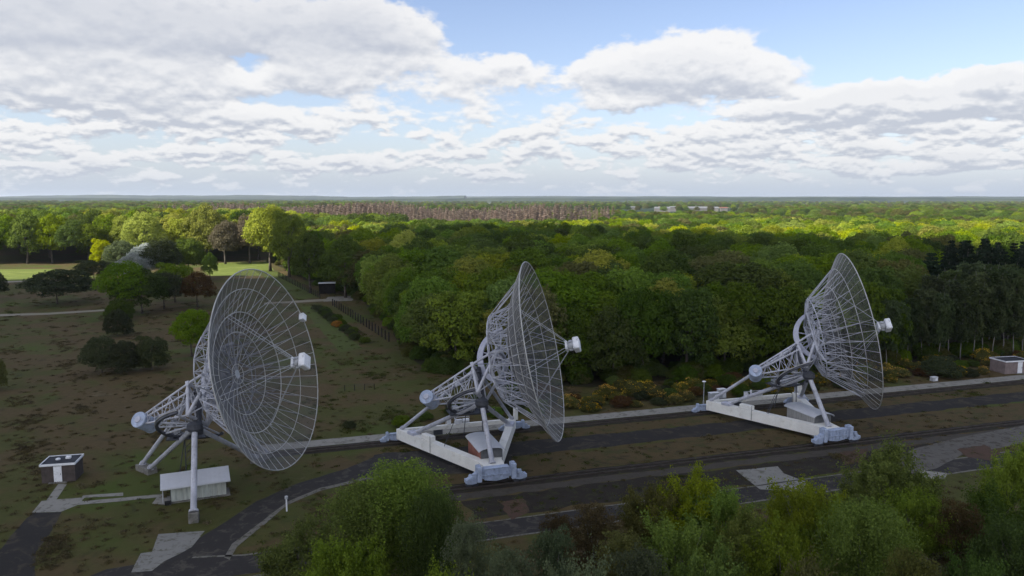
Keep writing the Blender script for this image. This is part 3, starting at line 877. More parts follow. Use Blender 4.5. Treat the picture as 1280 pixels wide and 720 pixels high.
def bogie(root, c, k=1.0, flip=1):
    """rail bogie: bellied girder, two drive boxes, tapered ends on wheels; c is the point on the rail"""
    c = V3(c)
    prof = [(-2.0, 2.05), (-1.6, 2.25), (1.6, 2.25), (2.0, 2.05), (2.0, 1.1), (1.3, .72), (0, .55), (-1.3, .72), (-2.0, 1.1)]
    m = MB(); n = len(prof)
    for y0, y1 in ((-.32, .32),):
        vs = [c + V3((p * k, y0 * k, q * k)) for p, q in prof] + [c + V3((p * k, y1 * k, q * k)) for p, q in prof]
        m.add(vs, [tuple(range(n)), tuple(reversed(range(n, 2 * n)))] + [(i, n + i, n + (i + 1) % n, (i + 1) % n) for i in range(n)])
    for x in (-1.55, -.95, -.32, .32, .95, 1.55):
        m.box(c + V3((x * k, 0, 1.42 * k)), (.07 * k, .95 * k, 1.25 * k))
    m.box(c + V3((0, 0, 1.45 * k)), (3.9 * k, 1.0 * k, .08 * k))
    m.box(c + V3((0, 0, 2.29 * k)), (3.4 * k, 1.05 * k, .08 * k))
    g_ = m.build('bogie', M_BOGIE, root)
    for s in (-1, 1):
        b = MB().chbox(c + V3((s * 2.3 * k, 0, 1.65 * k)), (.62 * k, 1.25 * k, 2.0 * k), .05)
        b.box(c + V3((s * 2.3 * k, 0, 2.7 * k)), (.4 * k, .6 * k, .16 * k))
        b.build('drive_box', M_BOGIE, g_)
        m = MB()
        pr = [(2.62, 1.9), (3.1, 1.55), (3.9, 1.05), (4.05, .75), (3.9, .5), (3.2, .42), (2.62, .5)]
        nn = len(pr)
        vs = [c + V3((s * p * k, y * k, q * k)) for y in (-.36, .36) for p, q in pr]
        m.add(vs, [tuple(range(nn)), tuple(reversed(range(nn, 2 * nn)))] + [(i, nn + i, nn + (i + 1) % nn, (i + 1) % nn) for i in range(nn)])
        m.tube(c + V3((s * 3.25 * k, -.6 * k, 1.25 * k)), c + V3((s * 3.25 * k, .6 * k, 1.25 * k)), .26 * k, 12)
        m.box(c + V3((s * 3.95 * k, 0, .85 * k)), (.25 * k, .9 * k, .45 * k))
        m.box(c + V3((s * 3.0 * k, -.5 * k, 1.6 * k)), (.5 * k, .3 * k, .45 * k))
        m.build('end_frame', M_BOGIE, g_)
        for xx in (2.75, 3.6):
            MB().lathe(c + V3((s * xx * k, -.14, .47 * k + .02)), (0, 1, 0), [(0, .05), (0, .5 * k), (.05, .5 * k), (.05, .43 * k), (.28, .43 * k), (.28, .05)], 20).build('wheel', M_STEELD, g_)

def beam(a, b, w0, z0, z1, z0b=None, z1b=None, w1=None):
    """box girder between two plan points"""
    a = V3((a[0], a[1], 0)); b = V3((b[0], b[1], 0)); d = (b - a).normalized(); s = V3((-d.y, d.x, 0))
    w1 = w1 or w0; z0b = z0 if z0b is None else z0b; z1b = z1 if z1b is None else z1b
    vs = [a - s * w0 / 2 + V3((0, 0, z0)), a + s * w0 / 2 + V3((0, 0, z0)), a + s * w0 / 2 + V3((0, 0, z1)), a - s * w0 / 2 + V3((0, 0, z1)),
          b - s * w1 / 2 + V3((0, 0, z0b)), b + s * w1 / 2 + V3((0, 0, z0b)), b + s * w1 / 2 + V3((0, 0, z1b)), b - s * w1 / 2 + V3((0, 0, z1b))]
    return MB().add(vs, [(0, 1, 2, 3), (7, 6, 5, 4), (0, 4, 5, 1), (1, 5, 6, 2), (2, 6, 7, 3), (3, 7, 4, 0)])

def rail_base(root):
    A = (-8.9, 10.3); C_ = (8.9, 10.3); B = (0, -9.8)
    f = beam(A, (-.55, -8.6), 1.15, .62, 2.2)
    # top flange lips and stiffeners
    f.build('base_beam', M_WHITE, root)
    beam(C_, (.55, -8.6), 1.15, .62, 2.2).build('base_beam', M_WHITE, root)
    m = beam((-8.0, 10.35), (8.0, 10.35), .5, 1.45, 2.05)
    m.build('tie_beam', M_WHITE, root)
    m = MB().prism([(-1.75, -7.0), (-1.35, -9.95), (1.35, -9.95), (1.75, -7.0), (0, -6.4)], 2.205, 2.24)
    m.prism([(-1.25, -8.7), (-1.25, -9.9), (1.25, -9.9), (1.25, -8.7)], .66, 2.2)
    m.build('corner_plate', M_WHITE, root)
    bogie(root, (0, -10.5, 0), 1.0)
    bogie(root, (-9.3, 10.5, 0), .62); bogie(root, (9.3, 10.5, 0), .62)
    leg(root, (0, -8.9, 2.2), S_HUB, .34, .34)
    pa = V3((-8.9, 10.3, 2.15)).lerp(V3((-.55, -8.6, 2.15)), .17); pc = V3((8.9, 10.3, 2.15)).lerp(V3((.55, -8.6, 2.15)), .17)
    leg(root, pa, S_HUB, .31); leg(root, pc, S_HUB, .31)
    leg(root, (-8.7, 9.9, 2.15), N_HUB, .25); leg(root, (8.7, 9.9, 2.15), N_HUB, .25)
    m = MB().chbox(pa + V3((.1, -.25, .22)), (1.3, 1.6, .45), .05, Matrix.Rotation(.41, 3, 'Z')).chbox(pc + V3((-.1, -.25, .22)), (1.3, 1.6, .45), .05, Matrix.Rotation(-.41, 3, 'Z'))
    m.build('leg_shoe', M_LAV, root)
    q = V3((-8.9, 10.3, 2.2)).lerp(V3((-.55, -8.6, 2.2)), .36)
    MB().chbox(q + V3((0, 0, .37)), (.85, 2.3, .7), .05, Matrix.Rotation(.41, 3, 'Z')).build('cable_box', M_WHITE, root)
    sdir = V3((-.92, -.40, 0))
    l0 = V3((-8.9, 10.3, 0)).lerp(V3((-.55, -8.6, 0)), .42) + sdir * .62
    m = lattice_ladder(l0 + V3((0, 0, .3)), l0 + V3((0, 0, 3.1)), .55)
    m.build('beam_ladder', M_STEELD, root)
    lattice_ladder((-2.6, -.4, 6.8), (-4.3, .2, 2.2), .75, .32, .04).build('access_ladder', M_STEELD, root)
    MB().tube((1.4, .5, 2.1), (1.2, .5, 6.7), .07, 6).tube((-.8, 3.2, 2.1), (-.6, 2.2, 6.7), .06, 6).build('cable_riser', M_STEELD, root)
    m = MB().box((0.2, 10.35, 2.4), (1.1, .5, .6)).lathe((.9, 10.3, 2.5), (1, 0, 0), [(0, .1), (0, .35), (.9, .35), (.9, .1)], 12).box((-1.3, 10.35, 2.5), (.6, .5, .8)).box((-.3, 10.4, 3.0), (.25, .25, .6))
    m.path([(-1.8, 10.3, 2.1), (-1.8, 10.3, 3.1), (1.9, 10.3, 3.1), (1.9, 10.3, 2.1)], .04, 5)
    m.build('compressor', M_BOX, root)
    MB().box((-3.0, 10.35, 1.0), (1.4, .1, .8)).build('cable_tray', M_STEELD, root)
    MB().chbox((7.1, 7.5, 1.7), (.55, .7, 2.3), .04).build('cabinet', M_WHITE, root)
    MB().chbox((9.25, 9.7, 3.0), (.6, .6, 1.8), .04).build('cabinet', M_WHITE, root)

def pier_base(root):
    A = V3((-8.0, 9.2, .75)); A2 = V3((-6.7, 7.3, .75)); B = V3((0.1, -11.2, 1.15))
    leg(root, B, S_HUB, .36, .33)
    leg(root, A2, S_HUB, .30); leg(root, (6.7, 7.3, .75), S_HUB, .30)
    leg(root, A, N_HUB, .27); leg(root, (8.0, 9.2, .75), N_HUB, .27)
    MB().tube(A2 + V3((.6, .5, .4)), (-1.6, 1.2, 6.7), .15, 8).build('brace', M_STEEL, root)
    MB().chbox(B + V3((0, 0, -.55)), (1.1, 1.1, 1.25), .06).build('pier', M_CONCD, root)
    for s in (-1, 1):
        m = MB()
        m.box((s * 7.35, 8.25, .38), (1.3, 3.3, .8), Matrix.Rotation(s * -.6, 3, 'Z'))
        m.build('pier', M_CONCD, root)
    lattice_ladder((-1.6, 1.5, 6.8), (-2.8, 1.5, .05), .7, .32, .04).build('access_ladder', M_STEELD, root)
    m = MB()
    for dx_ in (0, .8):
        m.tube((-1.6 + dx_, .2, 0), (-1.6 + dx_, .2, 6.7), .07, 6)
    for k in range(8): m.tube((-1.6, .2, .4 + k * .8), (-.8, .2, 1.2 + k * .8 if k < 7 else 6.6), .035, 4)
    m.build('cable_riser', M_STEELD, root)
    # small box on the rim
    p = dish(12.4, .62, .2)
    bx = MB().chbox(p, (.95, .95, .7), .05, BN)
    bx.build('rim_box', M_BOX, root)

TEL_ROT = ANG
t1 = empty('radio_telescope', UV(-8.8, 102.3), TEL_ROT, label="radio telescope on concrete feet with no rail carriage, inside of its wire dish showing", cat='radio telescope', group='wire mesh radio telescopes in a row')
upper_parts(t1)
t2 = empty('radio_telescope', UV(27.3, 102.3), TEL_ROT, label="middle radio telescope on a white triangular rail carriage with a small red-walled hut under it", cat='radio telescope', group='wire mesh radio telescopes in a row')
for ch in list(t1.children): copy_tree(ch, t2)
rail_base(t2)
t3 = empty('radio_telescope', UV(80.3, 102.3), TEL_ROT, label="radio telescope with a grey hut on its white carriage, back of its dish showing", cat='radio telescope', group='wire mesh radio telescopes in a row')
for ch in list(t2.children): copy_tree(ch, t3)
pier_base(t1)

# equipment huts with arched roofs inside the rail carriages
def equipment_hut(u0, mat, label):
    o = empty('equipment_hut', UV(u0 + .5, 102.3 - 3.6), TEL_ROT, label=label, cat='hut', group='arched huts under the telescopes')
    L2, W2, HH = 3.3, 1.5, 3.2
    m = MB()
    # corrugated side walls
    for s in (-1, 1):
        n = 64; vs = []
        for i in range(n + 1):
            y = -L2 + 2 * L2 * i / n; d_ = .035 * (1 if (i // 2) % 2 else -1)
            vs += [(s * (W2 + d_), y, .12), (s * (W2 + d_), y, HH)]
        m.add(vs, [(2 * i, 2 * i + 2, 2 * i + 3, 2 * i + 1) for i in range(n)])
    m.build('wall', mat, o)
    for s in (-1, 1):
        arch = [(W2 * math.cos(a), HH + .42 * math.sin(a)) for a in [PI * i / 12 for i in range(13)]]
        pts = [(W2, .12)] + arch + [(-W2, .12)]
        vs = [(x, s * (L2 - .06), z) for x, z in pts] + [(x, s * L2, z) for x, z in pts]; n = len(pts)
        MB().add(vs, [tuple(range(n)), tuple(reversed(range(n, 2 * n)))] + [(i, (i + 1) % n, n + (i + 1) % n, n + i) for i in range(n)]).build('end_wall', M_HUTEND, o)
    m = MB(); vs = []; n = 14
    for j, y in enumerate((-L2 - .35, L2 + .35)):
        for i in range(n + 1):
            a = PI * i / n
            vs.append(((W2 + .32) * math.cos(a), y, HH - .02 + .5 * math.sin(a)))
        for i in range(n + 1):
            a = PI * (n - i) / n
            vs.append(((W2 + .32) * math.cos(a), y, HH + .05 + .5 * math.sin(a)))
    k = 2 * n + 2
    m.add(vs, [(i, (i + 1) % k, k + (i + 1) % k, k + i) for i in range(k)] + [(i, i + 1, k - 2 - i, k - 1 - i) for i in range(n)] + [(k + i, k + i + 1, 2 * k - 2 - i, 2 * k - 1 - i) for i in range(n)])
    m.build('roof', M_ROOF, o)
    ac = MB().chbox((.25, -L2 - .2, 1.75), (.95, .36, .8), .04).build('cooling_unit', M_BOX, o)
    MB().lathe((.12, -L2 - .40, 1.75), (0, -1, 0), [(0, .05), (0, .27), (.03, .27), (.03, .05)], 20).build('fan_grille', M_STEELD, ac)
    MB().box((0, 0, .06), (2.9, 6.5, .12)).build('floor_frame', M_STEELD, o)
equipment_hut(27.3, M_RED, "small hut with faded red side walls and pale arched roof under the middle telescope")
equipment_hut(80.3, M_HUTGREY, "small grey-walled hut with pale arched roof under the rightmost telescope")

# ------------------------------------------------------------------ buildings and small things
def rot2(a): return Matrix.Rotation(a, 3, 'Z')
# shed under the first telescope: ribbed walls, one pitched metal roof
def long_shed():
    p0 = G(214, 629); p1 = G(283, 619)
    mid = (p0 + p1) / 2; d = (p1 - p0); rz = math.atan2(d.y, d.x); L = d.length / 2
    o = empty('storage_shed', mid, rz, label="long low shed with ribbed pale walls and one slanting metal roof below the first telescope", cat='shed')
    Wd = 2.1; H0, H1 = 2.2, 2.75
    m = MB(); n = int(2 * L / .16); vs = []
    for i in range(n + 1):
        x = -L + 2 * L * i / n; q = -.03 if (i // 2) % 2 else .03
        vs += [(x, q, .15), (x, q, H0)]
    m.add(vs, [(2 * i, 2 * i + 2, 2 * i + 3, 2 * i + 1) for i in range(n)])
    m.build('front_wall', M_SHEDW, o)
    for s in (-1, 1):
        x = s * L
        MB().add([(x - .04, .03, .1), (x - .04, Wd, .1), (x - .04, Wd, H1), (x - .04, .03, H0), (x + .04, .03, .1), (x + .04, Wd, .1), (x + .04, Wd, H1), (x + .04, .03, H0)],
                 [(0, 3, 2, 1), (4, 5, 6, 7), (0, 1, 5, 4), (1, 2, 6, 5), (2, 3, 7, 6), (3, 0, 4, 7)]).build('end_wall', M_HUTEND, o)
    MB().box((0, Wd, H1 / 2), (2 * L - .1, .08, H1 - .1)).build('rear_wall', M_HUTEND, o)
    m = MB()
    y0, y1, z0, z1 = -.7, Wd + .3, H0 - .1, H1 + .2
    x0, x1 = -L - 1.1, L + .5
    n = 30; vs = []
    for i in range(n + 1):
        x = x0 + (x1 - x0) * i / n; q = .008 if i % 2 else 0
        vs += [(x, y0, z0 + q), (x, y1, z1 + q), (x, y1, z1 - .1), (x, y0, z0 - .16)]
    m.add(vs, [(4 * i + k, 4 * i + 4 + k, 4 * i + 4 + (k + 1) % 4, 4 * i + (k + 1) % 4) for i in range(n) for k in range(4)] + [(3, 2, 1, 0), (4 * n, 4 * n + 1, 4 * n + 2, 4 * n + 3)])
    m.build('roof', M_ROOF, o)
    MB().box((0, 1.05, .06), (2 * L + .9, 2.7, .12)).build('base_slab', M_CONCD, o)
    MB().box((-L - .9, .2, 1.1), (.08, .08, 2.1)).box((-L - .9, 1.8, 1.25), (.08, .08, 2.5)).build('roof_post', M_FRAMED, o)
    MB().box((-L - .35, -.35, .2), (.7, .6, .35)).build('hatch', M_DARK, o)
M_SHEDW = worn("ribbed_wall_paint", (.40, .43, .40), .6, 0, .14, .8, (.2, .2, .17), streak=True)
long_shed()

def block_house(mid, rz, L, D, H, wall, label, door_x, door_w, vents=True):
    o = empty('block_house', mid, rz, label=label, cat='block house')
    MB().box((0, D / 2, H / 2), (L, D, H)).build('wall', wall, o)
    rf = MB().box((0, D / 2, H + .06), (L + .06, D + .1, .12)).build('roof', M_FELT, o)
    m = MB(); t_ = .1; hx, y0, y1 = L / 2 + .14, -.14, D + .14
    m.box((0, y0, H + .06), (2 * hx, t_, .27)).box((0, y1, H + .06), (2 * hx, t_, .27))
    m.box((-hx + t_ / 2 + .002, D / 2, H + .06), (t_, y1 - y0 - t_, .266)).box((hx - t_ / 2 - .002, D / 2, H + .06), (t_, y1 - y0 - t_, .266))
    m.build('fascia', M_BOX, rf)
    d = MB().box((door_x, -.03, H / 2 - .08), (door_w, .07, H - .2)).build('door', M_BOX, o)
    MB().box((door_x + door_w * .36, -.09, H / 2 - .05), (.05, .06, .18)).build('handle', M_STEELD, d)
    m = MB().box((door_x, -.22, .05), (door_w + 1.2, .45, .1)); m.build('door_step', M_CONCD, o)
    if vents:
        MB().lathe((-L * .13, D * .55, H + .12), (0, 0, 1), [(0, .28), (.12, .3), (.2, .2), (.22, .05)], 14).build('roof_vent', M_BOX, rf)
        MB().chbox((L * .17, D * .62, H + .28), (.62, .5, .3), .05).build('roof_vent', M_BOX, rf)
p0 = G(53, 604.5); p1 = G(94, 601.5); dd = p1 - p0
block_house((p0 + p1) / 2, math.atan2(dd.y, dd.x), dd.length + .1, 3.3, 2.35, M_BLOCKW, "dark flat-roofed block house with one white door at the bottom left of the meadow", -.05, .95)
p0 = UV(146.2, 118.6)
block_house(UV(149.4, 118.8), ANG - .12, 6.0, 4.0, 2.6, M_BLOCKP, "pinkish flat-roofed block house beside the concrete path at the right edge", .6, 1.1, False)

# lamp post behind the third carriage
def lamp_post():
    b = UV(73.9, 118.0)
    o = empty('lamp_post', b, 0, label="thin lamp post with a small flat head beside the concrete path", cat='lamp post')
    MB().tube((0, 0, 0), (0, 0, 4.0), .075, 10, .05).build('pole', M_FRAMED, o)
    MB().lathe((0, 0, 3.98), (0, 0, 1), [(0, .06), (.03, .36), (.12, .33), (.2, .1)], 16).build('lamp_head', M_BOX, o)
    MB().lathe((0, 0, 0), (0, 0, 1), [(0, .16), (.5, .13), (.55, .08)], 12).build('base_collar', M_FRAMED, o)
lamp_post()
# short white marker pole by the bend of the road
def marker():
    b = G(358.5, 639)
    o = empty('marker_post', b, 0, label="short white post with a capped top on the grass verge of the curving road", cat='post')
    MB().tube((0, 0, 0), (0, 0, 1.55), .10, 10, .09).build('pole', M_BOX, o)
    MB().lathe((0, 0, 1.5), (0, 0, 1), [(0, .1), (.02, .2), (.32, .2), (.4, .08)], 12).build('cap', M_FRAMED, o)
marker()
def small_cabinet(p, rz, d, label):
    o = empty('utility_cabinet', p, rz, label=label, cat='cabinet')
    MB().chbox((0, 0, d[2] / 2 + .08), d, .03).build('housing', M_FRAMED, o)
    MB().box((0, 0, .05), (d[0] + .1, d[1] + .1, .1)).build('plinth', M_CONCD, o)
    MB().box((0, 0, d[2] + .10), (d[0] + .08, d[1] + .08, .05)).build('lid', M_BOX, o)
    MB().box((d[0] * .2, -d[1] / 2 - .02, d[2] * .5), (d[0] * .45, .03, d[2] * .7)).build('door', M_BOX, o)
small_cabinet(UV(77.0, 119.6), ANG, (1.9, .9, 1.3), "wide grey utility cabinet among the gorse, next to a slightly taller one")
small_cabinet(UV(79.0, 120.2), ANG, (1.5, .9, 1.7), "slightly taller grey utility cabinet among the gorse behind the third carriage")
small_cabinet(UV(127.3, 118.9), ANG, (1.3, .8, .75), "low pale utility cabinet on the edge of the path, left of a big round bush")

# shelter at the edge of the wood, with its gravel pad
def shelter():
    b = G(409, 369)
    o = empty('open_shelter', b, .2, label="dark open shelter with a flat pale roof at the edge of the wood", cat='shelter')
    MB().box((0, 2.2, 4.5), (6.4, 4.8, .16)).build('roof', M_ROOF, o)
    for x, y in ((-2.9, 0), (2.9, 0), (-2.9, 4.4), (2.9, 4.4)):
        MB().box((x, y, 2.2), (.2, .2, 4.4)).build('post', M_POST, o)
    MB().box((0, 4.5, 2.2), (6.0, .1, 4.3)).build('rear_wall', M_POST, o)
shelter()

# palisade fences: separate posts on wires
def post_fence(pa, pb, n, h, r, label):
    a = G(*pa); b = G(*pb); d = b - a
    o = empty('post_fence', a, math.atan2(d.y, d.x), label=label, cat='fence')
    L = d.length; rg = random.Random(n)
    for i in range(n):
        x = L * i / (n - 1)
        MB().tube((x, 0, 0), (x + rg.uniform(-.06, .06), rg.uniform(-.06, .06), h * rg.uniform(.93, 1.05)), r, 7, r * .9).build('post', M_POST, o)
    m = MB()
    for z in (.4, .8, 1.2, h * .85):
        m.tube((0, r, z), (L, r, z), .012, 4)
    m.build('wire', M_STEELD, o)
post_fence((416, 382), (486, 427), 22, 2.5, .19, "row of stout dark posts along the wood, running down to the clearing")
post_fence((348, 346), (400, 373), 26, 2.4, .17, "farther row of dark posts along the mown strip by the lit trees")
post_fence((431, 489), (468, 487), 4, 1.2, .07, "short low fence of thin posts on the bare heath beyond the path")

# far village: pale halls and houses
def far_hall(px, y, L, D, H, rz, label, roofm):
    d_ = y; x = (px - 640) / F * y * CT
    o = empty('far_building', (x, d_, terrain(x, d_)), rz, label=label, cat='building', group='pale buildings on the plain near the horizon')
    MB().box((0, 0, H / 2), (L, D, H)).build('wall', M_FARWALL, o)
    m = MB().add([(-L / 2 - .5, -D / 2 - .5, H), (L / 2 + .5, -D / 2 - .5, H), (L / 2 + .5, D / 2 + .5, H), (-L / 2 - .5, D / 2 + .5, H), (-L / 2 - .5, 0, H + D * .22), (L / 2 + .5, 0, H + D * .22)],
                 [(0, 1, 5, 4), (2, 3, 4, 5), (0, 4, 3), (1, 2, 5), (3, 2, 1, 0)])
    m.build('roof', roofm, o)
M_FROOF = worn("far_roof_pale", (.15, .155, .16), .6, 0, .08, .05)
M_FROOFR = worn("far_roof_red", (.20, .09, .06), .8, 0, .1, .05)
for i, (px, y, L, D, H, lab, rm) in enumerate([
    (828, 1900, 60, 26, 12, "pale farm hall at the left end of the far village", M_FROOF),
    (842, 1960, 30, 16, 15, "tall pale far house just right of the leftmost hall", M_FROOF),
    (872, 1850, 78, 30, 13, "long pale hall in the middle of the far village", M_FROOF),
    (889, 1900, 55, 24, 13, "pale hall with a grey roof near the right end of the far village", M_FROOF),
    (905, 1880, 26, 14, 14, "small reddish-roofed house at the right end of the far village", M_FROOFR),
    (790, 2000, 30, 16, 14, "lone pale house well left of the far village", M_FROOF),
    (856, 1830, 20, 13, 13, "small red-roofed house before the long pale hall", M_FROOFR)]):
    far_hall(px, y, L * .62, D * .7, H * .72, .12 * (i % 3 - 1), lab, rm)

# ------------------------------------------------------------------ trees
def leaf_mesh(name, centers, normals, sizes, tones, mat, fold=True):
    """small four-cornered leaf clumps as one mesh"""
    n = len(centers); rg = np.random.default_rng(len(centers) + len(name))
    nz = normals / (np.linalg.norm(normals, axis=1, keepdims=True) + 1e-9)
    rv = rg.normal(size=(n, 3)); a = np.cross(nz, rv); a /= np.linalg.norm(a, axis=1, keepdims=True) + 1e-9
    b = np.cross(nz, a); s = sizes[:, None]
    asp = rg.uniform(.6, 1.0, (n, 1))
    corners = np.stack([centers - a * s - b * s * asp * .5, centers + a * s * .3 - b * s * asp + nz * s * .15, centers + a * s + b * s * asp * .3, centers - a * s * .2 + b * s * asp + nz * s * .15], 1).reshape(-1, 3)
    me = bpy.data.meshes.new(name)
    me.vertices.add(4 * n); me.vertices.foreach_set('co', corners.astype(np.float32).ravel())
    me.loops.add(4 * n); me.loops.foreach_set('vertex_index', np.arange(4 * n, dtype=np.int32))
    me.polygons.add(n); me.polygons.foreach_set('loop_start', np.arange(0, 4 * n, 4, dtype=np.int32)); me.polygons.foreach_set('loop_total', np.full(n, 4, np.int32))
    at_ = me.attributes.new('tone', 'FLOAT', 'POINT'); at_.data.foreach_set('value', np.repeat(tones, 4).astype(np.float32))
    me.update(calc_edges=True)
    me.materials.append(mat)
    return me

def fib_dirs(n, rg):
    i = np.arange(n) + .5
    z = 1 - 2 * i / n; ph = i * 2.399963 + rg.uniform(0, 6)
    r = np.sqrt(1 - z * z)
    return np.stack([r * np.cos(ph), r * np.sin(ph), z], 1)

def crown_pts(seed, nl=34, nleaf=7000, zlo=-.55, lobe=.36, rough=.12, core=.76, top=1.0, holes=.0):
    """unit crown (radius 1, centre 0): leaf positions on many overlapping lobes"""
    rg = np.random.default_rng(seed)
    d = fib_dirs(int(nl / (.5 - zlo * .5) * 1.0), rg); d = d[d[:, 2] > zlo]
    rad = core * rg.uniform(.82, 1.12, len(d)); c = d * rad[:, None]; c += rg.normal(0, .05, c.shape)
    c[:, 2] *= top
    # a few large limbs' worth of shape: push some sides out
    for k in range(4):
        ax = rg.normal(size=3); ax /= np.linalg.norm(ax)
        c *= (1 + .16 * np.clip(d @ ax, 0, 1) ** 2 * rg.choice([-1, 1]))[:, None]
    lr = lobe * rg.uniform(.65, 1.2, len(d)); tone = rg.uniform(0, 1, len(d))
    w_ = lr ** 2; w_ /= w_.sum()
    pick = rg.choice(len(d), size=nleaf * 2, p=w_)
    u = rg.normal(size=(nleaf * 2, 3)); u /= np.linalg.norm(u, axis=1, keepdims=True)
    u[:, 2] = np.where(u[:, 2] < -.3, -u[:, 2] * .6, u[:, 2])
    u /= np.linalg.norm(u, axis=1, keepdims=True)
    rr_ = lr[pick] * (1 - np.abs(rg.normal(0, rough, nleaf * 2)) + rg.normal(0, .05, nleaf * 2))
    # ripple each lobe so that it reads as sprays of leaves
    ph = rg.uniform(0, 6, (len(d), 3))[pick]
    rr_ *= 1 + .13 * np.sin(u[:, 0] * 9 + ph[:, 0]) * np.sin(u[:, 1] * 9 + ph[:, 1]) + .08 * np.sin(u[:, 2] * 13 + ph[:, 2])
    p = c[pick] + u * rr_[:, None]
    # drop those buried inside other lobes
    keep = np.ones(len(p), bool)
    for k in range(len(d)):
        dist = np.linalg.norm(p - c[k], axis=1)
        keep &= (dist > lr[k] * .74) | (pick == k)
    idx = np.nonzero(keep)[0]; rg.shuffle(idx); idx = idx[:nleaf]
    if holes:
        hn = np.sin(p[idx] * 5.1 + rg.uniform(0, 6, 3)).prod(1)
        idx = idx[hn > -1 + holes]
    nrm = u[idx] + rg.normal(0, .55, (len(idx), 3)); nrm[:, 2] += .25
    tn = np.clip(tone[pick[idx]] * .6 + rg.uniform(0, .4, len(idx)), 0, 1)
    return p[idx], nrm, tn, rg

def broadleaf_crown(name, seed, r, hz, leaf, n, mat, **kw):
    p, nrm, tn, rg = crown_pts(seed, nleaf=n, **kw)
    q = p * np.array([r, r, hz])
    return leaf_mesh(name, q, nrm, leaf * rg.uniform(.6, 1.25, len(q)), tn, mat)

def trunk_mesh(name, h, r, seed, limbs=6, spread=3.0, mat=None, lean=.3, n=7, reach=.62):
    rg = random.Random(seed); m = MB()
    pts = []; x = y = 0
    k = 6
    for i in range(k + 1):
        t = i / k; pts.append((x, y, h * t * reach)); x += rg.uniform(-lean, lean) * .5; y += rg.uniform(-lean, lean) * .5
    m.path(pts, [r * (1.35 if i == 0 else 1 - .6 * i / k) for i in range(k + 1)], n)
    for i in range(limbs):
        t = rg.uniform(.35, .98); b = V3(pts[min(k, int(t * k))]); a = i * 2.4 + rg.uniform(-.4, .4)
        e = b + V3((math.cos(a) * spread * rg.uniform(.6, 1), math.sin(a) * spread * rg.uniform(.6, 1), h * rg.uniform(.15, .34)))
        mid = b.lerp(e, .5) + V3((0, 0, -.05 * h * rg.random()))
        m.path([b, mid, e], [r * .42, r * .28, r * .1], 5)
    return m.mesh(name, True)

def finish_mesh(me, mat):
    if not me.materials: me.materials.append(mat)
    return me

# crowns are modelled at 6.5 m radius, 17 m tall trees, and scaled by small amounts per tree
NV = 6
CROWNS = {}
BASE_V = []
for v in range(NV):
    nl = [34, 44, 28, 52, 38, 30][v]
    p, nrm, tn, rg = crown_pts(100 + v, nleaf=12500, nl=nl, zlo=-.62, lobe=[.34, .29, .38, .26, .32, .36][v], top=[1.0, 1.05, .92, 1.0, 1.1, .95][v])
    BASE_V.append((p * np.array([6.5, 6.5, 6.6]), nrm, tn, rg.uniform(.6, 1.25, len(p)) * .215))
def crown_of(color, v):
    k = (color, v)
    if k not in CROWNS:
        p, nrm, tn, sz = BASE_V[v]
        CROWNS[k] = leaf_mesh('oak_crown', p, nrm, sz, tn, LEAF[color])
    return CROWNS[k]
TRUNKS = [finish_mesh(trunk_mesh('oak_trunk', 17, .34, 50 + i), M_BARK) for i in range(3)]

def make_oak(x, y, h, r, color, v, rz, name='oak_tree', cat='oak tree', z0=None, skirt=0.0):
    """17 m reference tree: crown centre 10.6 m up"""
    s = h / 17.2
    o = empty(name, (x, y, terrain(x, y) if z0 is None else z0), rz)
    o["category"] = cat
    c = bpy.data.objects.new('crown', crown_of(color, v)); link(c); c.parent = o
    c.location = (0, 0, (10.4 - 1.9 * skirt) * s); a_ = 1 + .15 * math.sin(x * 12.9 + y * 7.3); c.scale = (r / 6.5 * a_, r / 6.5 / a_, s * (1 + .29 * skirt)); c.rotation_euler = (.16 * math.sin(x * 5.1), .16 * math.sin(y * 3.7), 0)
    t = bpy.data.objects.new('trunk', TRUNKS[v % 3]); link(t); t.parent = o
    t.scale = (s, s, s)
    return o

def inside(x, y, poly):
    c = False; n = len(poly)
    for i in range(n):
        x1, y1 = poly[i]; x2, y2 = poly[(i + 1) % n]
        if (y1 > y) != (y2 > y) and x < (x2 - x1) * (y - y1) / (y2 - y1) + x1: c = not c
    return c
def edge_dist(x, y, line):
    best = 1e9
    for (x1, y1), (x2, y2) in zip(line[:-1], line[1:]):
        dx_, dy_ = x2 - x1, y2 - y1; t = max(0, min(1, ((x - x1) * dx_ + (y - y1) * dy_) / (dx_ * dx_ + dy_ * dy_)))
        best = min(best, math.hypot(x - x1 - t * dx_, y - y1 - t * dy_))
    return best

PINE_ZONE = [(p.x, p.y) for p in (G(1140, 425), G(1420, 425), G(1420, 372), G(1150, 372))]
BIRCH_ZONE = [(p.x, p.y) for p in (G(1130, 452), G(1420, 440), G(1420, 424), G(1135, 428))]
rg = random.Random(11)
cands = []
gx = -460
def jitter_grid(x0, x1, y0, y1, step, rg):
    y = y0; row = 0
    while y < y1:
        x = x0 + (row % 2) * step / 2
        while x < x1:
            yield x + rg.uniform(-.32, .32) * step, y + rg.uniform(-.32, .32) * step
            x += step
        y += step * .87; row += 1
LEFT_WOOD = [(p.x, p.y) for p in (G(-60, 331), G(60, 331), G(200, 329), G(300, 326.5), G(322, 325.5))] + [(-175, 640), (-520, 640), (-520, 430)]
def along(line, step):
    out = []; carry = 0
    for (x1, y1), (x2, y2) in zip(line[:-1], line[1:]):
        L = math.hypot(x2 - x1, y2 - y1); t = carry
        while t < L: out.append((x1 + (x2 - x1) * t / L, y1 + (y2 - y1) * t / L, (x2 - x1) / L, (y2 - y1) / L)); t += step * rg.uniform(.85, 1.15)
        carry = t - L
    return out
